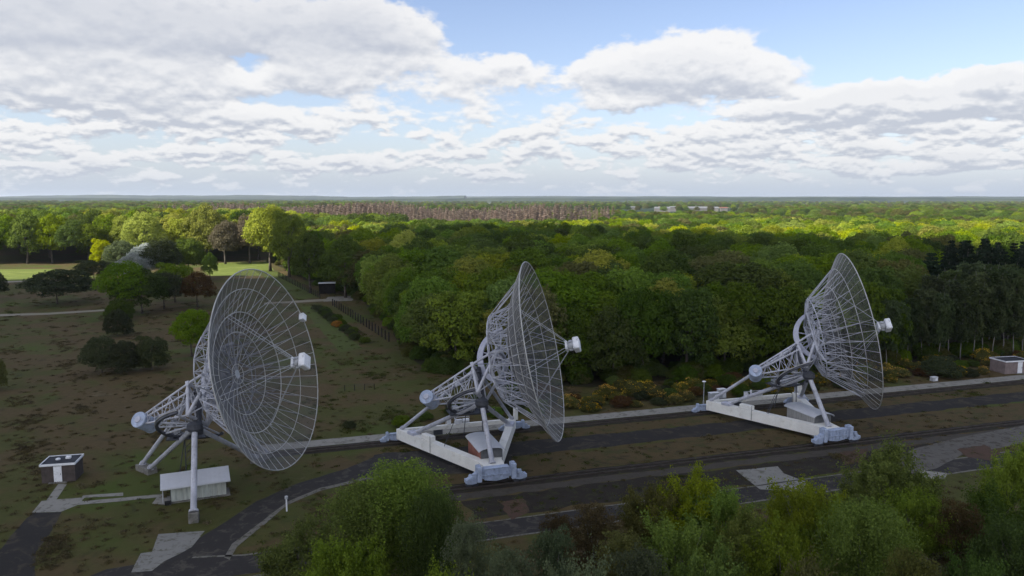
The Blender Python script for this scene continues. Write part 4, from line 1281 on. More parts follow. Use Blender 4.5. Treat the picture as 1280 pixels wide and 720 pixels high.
for x, y, tx_, ty_ in along(WOOD_EDGE, 8.5):
    k = rg.uniform(2.5, 5.5); x += ty_ * k; y -= tx_ * k                 # the wood lies on this side of the line
    if not inside(x, y, WOOD): continue
    if inside(x, y, PINE_ZONE) or inside(x, y, BIRCH_ZONE): continue
    cands.append((x, y, 'edge'))
for x, y in jitter_grid(-130, 430, 140, 560, 10.4, rg):
    if inside(x, y, WOOD) and edge_dist(x, y, WOOD_EDGE) > 9:
        if inside(x, y, PINE_ZONE) or inside(x, y, BIRCH_ZONE): continue
        cands.append((x, y, 'mid'))
for x, y in jitter_grid(-480, -100, 400, 640, 12.5, rg):
    if inside(x, y, LEFT_WOOD): cands.append((x, y, 'left'))
trees = []
for x, y, zone in cands:
    e = edge_dist(x, y, WOOD_EDGE) if zone != 'left' else 30
    if zone != 'left':
        h = rg.uniform(15.5, 22.5) * (.82 + .18 * min(1, e / 24)); r = h * rg.uniform(.34, .47)
        pr = proj((x, y, h))
        if not pr or pr[0] < -120 or pr[0] > 1400: continue
        nx = math.sin(x * .031 + y * .013) + math.sin(y * .041 - x * .017)
        q = rg.random() + nx * .14
        if pr[0] < 480 and y > 380: color = ['fresh green', 'yellow-green', 'fresh green', 'yellow-green', 'olive'][rg.randrange(5)]  # brighter leaf colours where the sun strikes, light put into the colour
        elif q < .30: color = 'dark green'
        elif q < .66: color = 'mid green'
        elif q < .86: color = 'fresh green'
        elif q < .97: color = 'olive'
        else: color = 'yellow-green'
        if pr[0] > 900 and y > 330: color = ['yellow-green', 'fresh green', 'fresh green', 'mid green'][rg.randrange(4)]  # sunlight on the far right canopy is partly put into its leaf colours
    else:
        h = rg.uniform(22, 29); r = h * rg.uniform(.30, .37)
        pr = proj((x, y, h))
        if not pr or pr[0] < -60: continue
        q = rg.random()
        if pr[0] < 110: color = ['fresh green', 'mid green', 'mid green', 'dark green', 'olive'][rg.randrange(5)]
        else: color = ['yellow-green', 'fresh green', 'yellow-green', 'brown', 'fresh green', 'olive', 'mid green'][rg.randrange(7)]  # leaf colours raised to yellow to strengthen the sunlit look
    trees.append([x, y, h, r, color, rg.randrange(NV), rg.uniform(0, 2 * PI), zone])
# trees that show largest stand as individuals; the rest of the wood is one mass
def seen_size(t):
    x, y, h, r = t[:4]
    pr = proj((x, y, h))
    if pr[0] < -40 or pr[0] > 1320: return 0
    # share of the crown that rises above the trees in front
    px, py, d = pr
    vis = 1.0
    for u in trees:
        if u is t or u[1] >= y: continue
        q = proj((u[0], u[1], u[2])); 
        if not q: continue
        wpx = F * u[3] / q[2]
        if abs(q[0] - px) < wpx * .8 and q[1] < py - 1: vis = min(vis, .15)
    return vis * (F * r / d)
sizes = [(seen_size(t), i) for i, t in enumerate(trees)]
sizes.sort(reverse=True)
N_SOLO = 270
solo = [trees[i] for s_, i in sizes[:N_SOLO]]
mass = [trees[i] for s_, i in sizes[N_SOLO:]]

# landmarks of the photograph used to tell trees apart in words
MARKS = [
    (45, 300, "the lit field at the far left"), (125, 300, "the small white-blossomed trees"), (190, 280, "the clump of dark trees in the meadow"),
    (285, 320, "the sunlit glade"), (318, 338, "the top of the first dish"), (409, 350, "the open shelter"), (450, 400, "the row of stout posts"),
    (655, 328, "the tip of the middle dish"), (534, 490, "the middle telescope's counterweight"), (719, 429, "the middle telescope's focus box"),
    (800, 440, "the gorse between the two carriages"), (892, 480, "the lamp post"), (947, 465, "the third telescope's counterweight"),
    (1055, 318, "the tip of the third dish"), (1115, 405, "the third telescope's focus box"), (1000, 420, "the third telescope's yoke"), (860, 262, "the far village"), (560, 270, "the brown larch wood"),
    (1230, 340, "the dark pines"), (1200, 400, "the white-stemmed birches"),
]
DIRS = ["right of", "upper right of", "above", "upper left of", "left of", "lower left of", "below", "lower right of"]
ORD = ["nearest", "second", "third", "fourth", "fifth", "sixth", "seventh", "eighth", "ninth", "tenth", "eleventh", "twelfth", "thirteenth", "fourteenth", "fifteenth", "sixteenth"]
def name_trees(objs, kind_word, group, words_of):
    """objs: list of (object, x, y, h, colour). Gives each a label by colour, landmark, direction and order of distance on the picture"""
    bins = {}
    for o, x, y, h, col in objs:
        pr = proj((x, y, h * .8))
        best = min(MARKS, key=lambda k: math.hypot(k[0] - pr[0], (k[1] - pr[1]) * 1.3))
        a = math.atan2(-(pr[1] - best[1]), pr[0] - best[0]); d = int(round(a / (PI / 4))) % 8
        dist = math.hypot(best[0] - pr[0], best[1] - pr[1])
        bins.setdefault((best[2], d, col), []).append((dist, o))
    for (mk, d, col), lst in bins.items():
        lst.sort(key=lambda q: q[0])
        for i, (_, o) in enumerate(lst):
            if len(lst) == 1: lab = "%s %s %s %s" % (col, kind_word, DIRS[d], mk)
            else: lab = "%s %s %s %s, %s" % (col, kind_word, DIRS[d], mk, (ORD[i] + (" nearest" if i else "")))
            o["label"] = lab; o["group"] = group
OAK_WORDS = []
reg = []
for (x, y, h, r, color, v, rz, zone) in solo:
    o = make_oak(x, y, h, r, color, v, rz, skirt={'edge': 1.0, 'left': .8, 'mid': .35}[zone])
    reg.append((o, x, y, h, {'brown': 'brown half-bare'}.get(color, color)))
name_trees(reg, 'oak', 'oaks of the wood', None)

# ---- mass of further trees, as one object that draws copies of the same crowns
def gn_scatter(name, pts, scales, rots, picks, sources, **kw):
    """points carrying scale, turn and choice of tree; geometry nodes put one of the source meshes on each"""
    me = bpy.data.meshes.new(name); n = len(pts)
    me.vertices.add(n); me.vertices.foreach_set('co', np.array(pts, np.float32).ravel())
    for nm, ty, arr in (('sc', 'FLOAT_VECTOR', scales), ('rt', 'FLOAT', rots), ('pk', 'INT', picks)):
        a = me.attributes.new(nm, ty, 'POINT')
        if ty == 'FLOAT_VECTOR': a.data.foreach_set('vector', np.array(arr, np.float32).ravel())
        else: a.data.foreach_set('value', np.array(arr, np.int32 if ty == 'INT' else np.float32))
    o = mesh_obj(name, me, None, **kw)
    ng = bpy.data.node_groups.new(name, 'GeometryNodeTree')
    ng.interface.new_socket('Geometry', in_out='INPUT', socket_type='NodeSocketGeometry')
    ng.interface.new_socket('Geometry', in_out='OUTPUT', socket_type='NodeSocketGeometry')
    N = ng.nodes; L = ng.links
    gi = N.new('NodeGroupInput'); go = N.new('NodeGroupOutput')
    def attr(nm, ty):
        a = N.new('GeometryNodeInputNamedAttribute'); a.data_type = ty; a.inputs['Name'].default_value = nm
        return a.outputs['Attribute']
    join = N.new('GeometryNodeJoinGeometry')
    rt = N.new('ShaderNodeCombineXYZ'); L.new(attr('rt', 'FLOAT'), rt.inputs[2])
    for k, src in enumerate(sources):
        oi = N.new('GeometryNodeObjectInfo'); oi.transform_space = 'ORIGINAL'
        oi.inputs['Object'].default_value = src; oi.inputs['As Instance'].default_value = True
        ip = N.new('GeometryNodeInstanceOnPoints')
        cmpn = N.new('FunctionNodeCompare'); cmpn.data_type = 'INT'; cmpn.operation = 'EQUAL'
        L.new(attr('pk', 'INT'), cmpn.inputs[2]); cmpn.inputs[3].default_value = k
        L.new(cmpn.outputs[0], ip.inputs['Selection'])
        L.new(gi.outputs[0], ip.inputs['Points']); L.new(oi.outputs['Geometry'], ip.inputs['Instance'])
        L.new(attr('sc', 'FLOAT_VECTOR'), ip.inputs['Scale']); L.new(rt.outputs[0], ip.inputs['Rotation'])
        L.new(ip.outputs[0], join.inputs[0])
    L.new(join.outputs[0], go.inputs[0])
    md = o.modifiers.new('scatter', 'NODES'); md.node_group = ng
    return o

# source crowns for the masses: found among the trees that stand as individuals
def source(color, v=None):
    best = None
    for (o, x, y, h, c), t in zip(reg, solo):
        if t[4] == color and (v is None or t[5] == v): best = o; break
    return [c for c in best.children if c.name.startswith('crown')][0] if best else None
SRC = []; SRCC = []
for col in ('dark green', 'mid green', 'fresh green', 'yellow-green', 'olive', 'brown'):
    for v in range(NV):
        s_ = source(col, v)
        if s_ and sum(1 for c in SRCC if c == col) < 3: SRC.append(s_); SRCC.append(col)
print('sources', len(SRC), set(SRCC))
def pick_of(color, rg):
    k = [i for i, c in enumerate(SRCC) if c == color] or [0]
    return rg.choice(k)
pts, sc, rt, pk = [], [], [], []
for (x, y, h, r, color, v, rz, zone) in mass:
    s_ = h / 17.2
    pts.append((x, y, terrain(x, y) + 10.4 * s_)); sc.append((r / 6.5, r / 6.5, s_)); rt.append(rz); pk.append(pick_of(color, rg))
gn_scatter('deep_wood', pts, sc, rt, pk, SRC, label="closed canopy of mixed green oaks filling the depth of the wood", cat='woodland', kind='stuff')

# ---- low undergrowth under the front trees
pts, sc, rt, pk = [], [], [], []
for k_ in range(420):
    i = rg.randrange(len(WOOD_EDGE) - 1); t_ = rg.random()
    (x1, y1), (x2, y2) = WOOD_EDGE[i], WOOD_EDGE[i + 1]
    L = math.hypot(x2 - x1, y2 - y1); dp = rg.uniform(-.5, 9)
    x = x1 + (x2 - x1) * t_ + (y2 - y1) / L * dp; y = y1 + (y2 - y1) * t_ - (x2 - x1) / L * dp
    r_ = rg.uniform(.16, .34); pts.append((x, y, r_ * 3.2)); sc.append((r_ * 1.25, r_ * 1.25, r_)); rt.append(rg.uniform(0, 6)); pk.append(pick_of(rg.choice(['dark green', 'olive', 'dark green', 'mid green']), rg))
gn_scatter('undergrowth', pts, sc, rt, pk, SRC, label="low tangled undergrowth along the foot of the wood", cat='undergrowth', kind='stuff')

# ---- trees and bushes standing in the meadow on the left
def px_tree(bx, by, wpx, hpx, color, v, label, name='oak_tree', cat='tree', group=None, low=False, back=0):
    b = G(bx, by); d = proj(b)[2]
    h = hpx * d / F * 1.02; r = wpx / 2 * d / F
    o = empty(name, b, v * 1.7, label=label, cat=cat, group=group)
    c = bpy.data.objects.new('crown' if not low else 'foliage', crown_of(color, v)); link(c); c.parent = o
    if low:
        c.scale = (r / 6.7, r / 6.7, h / 11.0); c.location = (0, 0, h * .42)
    else:
        c.scale = (r / 6.9, r / 6.9, h / 15.0); c.location = (0, 0, h * .55)
    t = bpy.data.objects.new('trunk' if not low else 'stem', TRUNKS[v % 3]); link(t); t.parent = o
    s = h / 17.2 * (1.1 if not low else .8); t.scale = (s, s, s)
    return o
MEADOW = [
    (72, 380, 86, 42, 'dull green', 2, "broad low dark tree with a short forked trunk beside the meadow path"),
    (258, 327, 52, 66, 'yellow-green', 4, "very bright yellow-green tree left of the half-bare brown ones"),
    (180, 331, 50, 62, 'yellow-green', 1, "bright yellow-green tree above the white-blossomed ones"),
    (-4, 375, 24, 34, 'dull green', 1, "dark tree cut by the left edge, level with the broad low tree"),
    (118, 352, 50, 26, 'dull green', 3, "nearly black low tree at the end of the lit field"),
    (158, 394, 62, 66, 'mid green', 0, "tall mid green tree at the left of the dark clump in the meadow"),
    (178, 392, 64, 52, 'dark green', 4, "dark green tree in the front middle of the clump in the meadow"),
    (205, 386, 50, 44, 'dull green', 5, "dull dark tree at the right front of the clump in the meadow"),
    (219, 378, 52, 48, 'mid green', 3, "green domed tree between the dark clump and the russet tree"),
    (247, 384, 40, 42, 'russet', 1, "round russet brown tree left of the first dish"),
    (263, 350, 19, 32, 'dark green', 4, "small dark tree standing alone in the sunlit glade"),
    (240, 446, 52, 58, 'mid green', 2, "bright-edged green bush tree partly behind the first dish"),
    (204, 352, 52, 52, 'dull green', 0, "dark tree behind the green domed tree, by the glade"),
    (236, 348, 42, 48, 'dark green', 5, "dark tree left of the glade's small lone tree"),
    (152, 345, 42, 42, 'grey-green', 1, "grey-green tree left of the white-blossomed ones"),
    (128, 340, 26, 40, 'yellow-green', 3, "slim light green tree above the nearly black low tree"),
    (282, 330, 40, 52, 'brown', 2, "half-bare brown tree at the back of the sunlit glade"),
    (312, 329, 36, 58, 'brown', 5, "taller half-bare brown tree right of the glade, by the bright wood edge"),
    (338, 339, 56, 80, 'yellow-green', 0, "big sunlit yellow-green tree at the left corner of the wood"),
    (362, 346, 48, 78, 'fresh green', 3, "sunlit fresh green tree just behind the wood's left corner"),
    (388, 366, 46, 70, 'dark green', 1, "dark tree at the wood edge behind the farther row of posts"),
    (432, 372, 56, 72, 'dark green', 4, "dark tree above the open shelter"),
]
for (bx, by, wp, hp, col, v, lab) in MEADOW:
    px_tree(bx, by, wp, hp, col, v, lab, name={'russet': 'beech_tree'}.get(col, 'field_tree'), cat='tree', group='scattered trees of the meadow')
px_tree(182, 352, 50, 46, 'whitish', 2, "white-blossomed tree, the larger one, behind the dark clump", name='blossom_tree', cat='blossom tree')
px_tree(166, 356, 40, 36, 'whitish', 4, "white-blossomed tree, the smaller and lower of the two", name='blossom_tree', cat='blossom tree')
BUSH = [
    (147, 420, 32, 30, 'dull green', 1, "small dark bush on the meadow below the dark clump"),
    (150, 402, 34, 26, 'dark green', 5, "dark bush tucked under the tall mid green tree"),
    (128, 466, 44, 44, 'dull green', 0, "large dark bush, the left one of the pair in the meadow"),
    (153, 466, 40, 38, 'dull green', 2, "dull bush between the two large bushes in the meadow"),
    (190, 462, 42, 40, 'dull green', 3, "large dark bush, the right one of the pair in the meadow"),
    (-6, 488, 26, 40, 'olive', 4, "olive bush cut by the left edge above the block house"),
]
for (bx, by, wp, hp, col, v, lab) in BUSH:
    px_tree(bx, by, wp, hp, col, v, lab, name='bush', cat='bush', low=True)
# dark shrubs filling the trench on the mown strip
rgb = random.Random(5)
for i in range(16):
    t = i / 15.0; k = i % 2
    bx = 396 + (448 - 396) * t + rgb.uniform(-3, 3) + k * 5; by = 388 + (428 - 388) * t + rgb.uniform(-1, 1)
    px_tree(bx, by, 15, 7.5, 'orange' if i == 8 else ('dull green', 'dark green')[i % 2], i % NV,
            "orange shrub among the dark ones of the trench" if i == 8 else "dark shrub in the trench on the mown strip, %s from its upper end" % (["first"] + [w_.replace('nearest', 'first') for w_ in ORD[1:]])[i],
            name='shrub', cat='shrub', group='shrubs in the trench', low=True)

# ---- gorse belt beyond the concrete path
FLOWER = {}
def flower_mesh(v):
    if v not in FLOWER:
        p, nrm, tn, rg_ = crown_pts(300 + v, nleaf=900, nl=16, zlo=-.3, lobe=.42)
        rad = np.linalg.norm(p, axis=1); k = rad > .55
        p = p[k] * 1.03
        blotch = np.sin(p * 6.0 + v).sum(1) > -.2
        p = p[blotch]
        FLOWER[v] = leaf_mesh('gorse_flower', p * np.array([6.5, 6.5, 6.6]), rg_.normal(size=p.shape), .30 * rg_.uniform(.6, 1.2, len(p)), rg_.uniform(0, 1, len(p)), LEAF['yellow flower'])
    return FLOWER[v]
rgb = random.Random(21)
gl = []
u = 44.0
while u < 165:
    for rowv in (120.3, 123.6, 127.0, 130.5):
        if rowv > 128 and rgb.random() < .4: continue
        uu = u + rgb.uniform(-1.4, 1.4) + (rowv > 122) * 1.5; vv = rowv + rgb.uniform(-.6, .8)
        if rowv < 122 and (74 < uu < 83 or uu > 144 or 124 < uu < 129 or rgb.random() < .35): continue
        if 143 < uu < 156 and vv < 126: continue
        r = rgb.uniform(1.0, 1.9) * (1 + (rowv - 120) * .02); h = r * rgb.uniform(.8, 1.2)
        gl.append((uu, vv, r, h, rgb.random() < .62, rgb.randrange(NV)))
    u += 3.6
gl.append((131.5, 121.3, 3.6, 4.0, False, 2))
# sparse ones further left
for uu, vv, r, h in ((20, 121, 1.5, 1.6), (24.5, 123, 1.2, 1.3), (30, 125, 1.8, 1.7), (36, 121.5, 1.4, 1.6), (40, 123.5, 2.0, 2.3), (41.5, 128, 1.8, 2.4), (36, 131, 1.6, 2), (43, 133, 2.2, 2.8), (12, 122.5, 1.1, 1.0)):
    gl.append((uu, vv, r, h, False, rgb.randrange(NV)))
gl2 = []
for uu, vv, r, h, fl, v in gl:
    b = UV(uu, vv); col = 'olive' if fl else ['dull green', 'dark green', 'mid green', 'russet'][rgb.choice([0, 0, 0, 1, 1, 2, 3])]
    if r > 3: col = 'dull green'
    o = empty('gorse_bush', b, rgb.uniform(0, 6), cat='gorse bush')
    c = bpy.data.objects.new('foliage', crown_of(col, v)); link(c); c.parent = o
    c.scale = (r / 6.5, r / 6.5, h / 10.5); c.location = (0, 0, h * .4)
    if fl:
        f = bpy.data.objects.new('flowers', flower_mesh(v % 3)); link(f); f.parent = o
        f.scale = (r / 6.5, r / 6.5, h / 10.5); f.location = (0, 0, h * .42); f["label"] = "yellow flower heads"
    gl2.append((o, b.x, b.y, h, 'yellow-flowered' if fl else {'dull green': 'dull dark', 'russet': 'brownish', 'dark green': 'dark green', 'mid green': 'mid green'}[col]))
MARKS_T = MARKS
MARKS = [(500, 545, "the middle carriage's far corner"), (640, 520, "the middle carriage's right corner"), (719, 429, "the middle telescope's focus box"), (700, 540, "the bottom of the middle dish"),
         (800, 490, "the gap between the carriages"), (892, 480, "the lamp post"), (950, 465, "the third telescope's counterweight"), (1010, 500, "the third telescope's platform"),
         (1105, 500, "the bottom of the third dish"), (1165, 472, "the low pale cabinet"), (1265, 455, "the pinkish block house"), (905, 495, "the two grey cabinets"), (850, 510, "the third carriage's far corner")]
name_trees(gl2, 'gorse bush', 'gorse belt beyond the concrete path', None)
MARKS = MARKS_T

# ---- birches at the right, white stems under thin grey-green crowns
def birch_crown(name, seed, r, h, n, leaf, mat, droop=1.0):
    """hanging sprays: strands that arch out from the stem and fall"""
    rg_ = np.random.default_rng(seed); P = []; T = []
    strands = int(n / 60)
    for s_ in range(strands):
        a = rg_.uniform(0, 2 * PI); t = rg_.uniform(.22, 1.0) ** .8
        env = math.sin(PI * min(1, (1.06 - t) * 1.0 + .12)) ** .7 * (1.0 if t < .7 else 1.0)
        reach = r * rg_.uniform(.25, 1.0) * max(.12, env); z = h * t
        k = rg_.integers(40, 80); u = np.sort(rg_.uniform(.15, 1, k))
        hang = droop * r * rg_.uniform(.25, .75)
        px_ = math.cos(a) * reach * np.minimum(1, u * 1.5); py_ = math.sin(a) * reach * np.minimum(1, u * 1.5)
        pz_ = z + reach * .25 * np.minimum(1, u * 1.6) - hang * np.clip(u - .45, 0, 1) ** 1.2 * 1.8
        q = np.stack([px_, py_, pz_], 1) + rg_.normal(0, .13 + .02 * r, (k, 3)) * np.array([1, 1, .8])
        P.append(q); T.append(np.full(k, rg_.uniform(0, 1)))
    P = np.concatenate(P); T = np.concatenate(T)
    nrm = rg_.normal(size=P.shape) + P * np.array([.25, .25, 0]) / r
    return leaf_mesh(name, P, nrm, leaf * rg_.uniform(.6, 1.3, len(P)), np.clip(T * .6 + rg_.uniform(0, .4, len(P)), 0, 1), mat)
FAR_BIRCH = [birch_crown('birch_crown', 400 + i, 3.4, 17, 9000, .20, LEAF['birch far'], .8) for i in range(3)]
BT = [finish_mesh(trunk_mesh('birch_trunk', 17, .12, 70 + i, 5, 1.6, lean=.5, reach=.86), M_BIRCHB) for i in range(3)]
bl = []
rgb = random.Random(31)
blist = []
for bx, by, hp in ((1135, 452, 80), (1152, 450, 90), (1172, 452, 86), (1186, 449, 100), (1200, 450, 92), (1215, 448, 108), (1228, 446, 112), (1240, 447, 104), (1252, 444, 110), (1266, 445, 100), (1278, 443, 104), (1292, 442, 100), (1120, 455, 78),
                   (1161, 444, 100), (1208, 440, 112), (1235, 438, 108), (1260, 438, 108), (1286, 436, 104), (1180, 441, 104), (1108, 458, 84), (1310, 440, 100)):
    b = G(bx, by); d = proj(b)[2]; h = hp * d / F; i = rgb.randrange(3)
    o = empty('birch_tree', b, rgb.uniform(0, 6), cat='birch')
    c = bpy.data.objects.new('crown', FAR_BIRCH[i]); link(c); c.parent = o; s = h / 17; c.scale = (s, s, s * .98)
    t = bpy.data.objects.new('trunk', BT[i]); link(t); t.parent = o; t.scale = (s, s, s)
    if bx < 1300: bl.append((o, bx))
    blist.append((o, bx))
blist.sort(key=lambda q: q[1])
for i, (o, bx) in enumerate(blist):
    n_ = len(blist)
    o["label"] = "white-stemmed birch at the wood edge, " + (["leftmost"] + [w_ + " from the left" for w_ in ORD[1:]])[i] if i < 11 else "white-stemmed birch at the wood edge, " + (["the last at the right"] + [w_ + " from the right end" for w_ in ORD[1:]])[n_ - 1 - i]
    o["group"] = "birches at the wood edge"

# ---- dark pines behind the birches
def conifer_crown(name, seed, h, r, n, leaf, mat, layers=15, gap=.5):
    rg_ = np.random.default_rng(seed); P = []; T = []
    for L_ in range(layers):
        t = L_ / layers; z = h * (.22 + .78 * t); rr_ = r * (1 - t) ** .8 + .25
        nb = rg_.integers(5, 9)
        for b in range(nb):
            a = rg_.uniform(0, 2 * PI); k = int(n / layers / nb); u = rg_.uniform(.1, 1, k) ** .7; ln = rr_ * rg_.uniform(.6, 1.1)
            q = np.stack([math.cos(a) * ln * u, math.sin(a) * ln * u, z + ln * .22 * u + 0 * u], 1)
            wv = rg_.normal(0, .16 + .13 * ln * (1 - u * .4)[:, None], (k, 3)) * np.array([1, 1, gap])
            P.append(q + wv); T.append(np.full(k, rg_.uniform(0, 1)))
    P = np.concatenate(P); T = np.concatenate(T)
    nrm = rg_.normal(size=P.shape) * .7 + np.array([0, 0, .8])
    return leaf_mesh(name, P, nrm, leaf * rg_.uniform(.6, 1.3, len(P)), np.clip(T * .6 + rg_.uniform(0, .4, len(P)), 0, 1), mat)
PINES = [conifer_crown('pine_crown', 500 + i, 20, 4.2, 8000, .30, LEAF['dark needle']) for i in range(3)]
PT = finish_mesh(trunk_mesh('pine_trunk', 20, .28, 90, 2, 1.0, lean=.1, reach=.93), M_BARK)
rgb = random.Random(41)
pl = []
for x, y in jitter_grid(120, 330, 185, 330, 8.5, rgb):
    if inside(x, y, PINE_ZONE):
        h = rgb.uniform(17, 23); pr = proj((x, y, h))
        if pr[0] > 1340: continue
        o = empty('pine_tree', (x, y, 0), rgb.uniform(0, 6), cat='pine')
        i = rgb.randrange(3); s = h / 20
        c = bpy.data.objects.new('crown', PINES[i]); link(c); c.parent = o; c.scale = (s * rgb.uniform(.9, 1.2),) * 2 + (s,)
        t = bpy.data.objects.new('trunk', PT); link(t); t.parent = o; t.scale = (s, s, s)
        pl.append((o, x, y, h, 'dark'))
MARKS2 = MARKS
MARKS = [(1160, 330, "the left end of the pine stand"), (1200, 320, "the open middle of the pine stand"), (1245, 300, "the tallest part of the pine stand"), (1275, 340, "the right edge, among the pines"), (1225, 360, "the birch tops"), (1180, 300, "the lit canopy at the right")]
name_trees(pl, 'pine', 'dark pine stand', None)
MARKS = MARKS2

# ---- trees in the foreground, below the viewpoint
def fg_broad(seed, r, h, n, leaf, color, **kw):
    # many loose sprays: small clusters strung along ascending twigs, with open air between them
    rg_ = np.random.default_rng(seed)
    ns = 170; P = []; T = []; U = []
    for k in range(ns):
        d = rg_.normal(size=3); d[2] = abs(d[2]) * .9 - .25; d /= np.linalg.norm(d)
        rad = rg_.uniform(.45, 1.0) ** .7 * (1 + .18 * math.sin(d[0] * 4 + seed) * math.sin(d[1] * 5 + 1))
        c = d * rad * np.array([r, r, h * .45]); c[2] += h * .52
        m_ = int(n / ns * rg_.uniform(.5, 1.5)); g = rg_.uniform(.24, .52)
        ax = d + rg_.normal(0, .35, 3); ax[2] += .5; ax /= np.linalg.norm(ax)
        t_ = rg_.normal(0, 1, m_)
        q_ = c + ax * (t_ * g * 1.35)[:, None] + rg_.normal(0, g * .62, (m_, 3))
        P.append(q_); T.append(np.full(m_, rg_.uniform(0, 1))); U.append(np.tile(d, (m_, 1)))
    q = np.concatenate(P); tn = np.clip(np.concatenate(T) * .6 + rg_.uniform(0, .4, len(q)), 0, 1)
    nrm = np.concatenate(U) * .6 + rg_.normal(0, .6, q.shape)
    return leaf_mesh('oak_crown', q, nrm, leaf * rg_.uniform(.55, 1.3, len(q)), tn, LEAF[color])
FGB = {}
def fg_mesh(kind, color, v):
    k = (kind, color, v)
    if k not in FGB:
        if kind == 'birch': FGB[k] = birch_crown('birch_crown', 600 + v, 4.6, 12, 38000, .08, LEAF[color], 1.0)
        elif kind == 'sparse': FGB[k] = birch_crown('birch_crown', 640 + v, 3.6, 12, 13000, .085, LEAF[color], .5)
        else: FGB[k] = fg_broad(700 + v, 4.5, 12, 30000, .10, color)
    return FGB[k]
FT = [finish_mesh(trunk_mesh('young_trunk', 12, .14, 110 + i, 18, 2.4, lean=.6, n=6, reach=.66), M_BARK) for i in range(3)]
FTB = [finish_mesh(trunk_mesh('young_birch_trunk', 12, .11, 120 + i, 8, 1.1, lean=.5, n=6, reach=.70), M_BIRCHB) for i in range(3)]
FG = [
    # top px, top py, depth, radius, kind, colour, variant, label
    (500, 585, 66, 5.6, 'birch', 'mid green', 0, "large drooping birch in front of the middle carriage, the tallest of the near trees there"),
    (452, 612, 65, 4.6, 'birch', 'mid green', 1, "drooping birch just left of the tallest near birch"),
    (540, 622, 62, 3.6, 'birch', 'dark green', 0, "darker drooping birch just right of the tallest near birch"),
    (385, 648, 62, 4.2, 'broad', 'mid green', 0, "leafy green tree at the left end of the near trees, over the bottom road"),
    (430, 668, 56, 3.6, 'broad', 'mid green', 1, "rounded green tree at the bottom edge under the drooping birches"),
    (588, 652, 56, 2.8, 'sparse', 'grey-green', 0, "thin grey-green sapling at the bottom, right of the drooping birches"),
    (560, 700, 50, 2.6, 'broad', 'mid green', 2, "low green shrub top at the bottom edge right of the drooping birches"),
    (640, 690, 52, 2.6, 'sparse', 'grey-green', 1, "small thin grey-green sapling before the strip of bottom road"),
    (690, 662, 56, 2.6, 'sparse', 'grey-green', 1, "thin grey-green sapling left of the brown bushes"),
    (700, 645, 66, 2.6, 'sparse', 'russet', 0, "brownish thinly leafed tree, left one of the brown pair"),
    (742, 632, 68, 3.2, 'sparse', 'russet', 1, "brownish thinly leafed tree, right one of the brown pair"),
    (776, 668, 60, 2.8, 'sparse', 'olive', 2, "olive thinly leafed tree below the brown pair"),
    (725, 690, 48, 3.0, 'broad', 'grey-green', 1, "grey-green leafy top at the bottom edge under the brown pair"),
    (820, 598, 70, 3.6, 'broad', 'olive', 2, "olive round tree left of the brightest near tree"),
    (868, 584, 70, 4.2, 'broad', 'fresh green', 0, "bright green domed tree between the carriages, the brightest near tree"),
    (905, 606, 68, 3.8, 'broad', 'mid green', 1, "green tree right of the brightest near tree"),
    (850, 640, 60, 4.0, 'broad', 'mid green', 2, "shaded green tree below the brightest near tree"),
    (930, 640, 60, 3.6, 'broad', 'fresh green', 1, "fresh green tree before the pale concrete slab"),
    (1008, 590, 68, 4.0, 'broad', 'fresh green', 2, "fresh green tree right of the pale concrete slab"),
    (975, 650, 56, 3.6, 'broad', 'fresh green', 0, "low fresh green tree under the pale concrete slab"),
    (1050, 625, 64, 4.0, 'broad', 'mid green', 0, "mid green tree between the slab and the tall olive tree"),
    (1112, 553, 74, 4.8, 'broad', 'mid green', 1, "tall tree at the right of the third carriage, the highest near tree"),
    (1142, 600, 68, 3.6, 'broad', 'mid green', 2, "green tree tucked against the right of the highest near tree"),
    (1085, 634, 58, 4.4, 'birch', 'mid green', 1, "drooping green birch below the highest near tree"),
    (1140, 690, 52, 2.8, 'sparse', 'olive', 1, "low olive sapling at the bottom right of the drooping birch"),
    (1020, 690, 50, 3.0, 'broad', 'olive', 2, "olive leafy top at the bottom edge left of the drooping birch"),
    (895, 680, 52, 3.4, 'broad', 'mid green', 0, "mid green leafy top at the bottom edge below the brightest near tree"),
    (800, 690, 52, 3.2, 'sparse', 'dull green', 2, "dull dark sapling at the bottom edge in the gap of the near trees"),
    (1196, 628, 66, 3.0, 'sparse', 'russet', 0, "brown thin shrub between the two groups of near trees at the right"),
    (1272, 552, 74, 3.4, 'broad', 'fresh green', 1, "fresh green tree cut by the right edge, above the dark one"),
    (1245, 606, 68, 4.2, 'broad', 'dark green', 0, "dark green tree at the right edge beside the brown shrub"),
    (1275, 640, 60, 4.0, 'broad', 'dark green', 2, "dark green tree in the bottom right corner"),
    (1225, 690, 54, 2.8, 'broad', 'dark green', 1, "low dark green tree at the bottom edge near the right corner"),
]
rgb = random.Random(51)
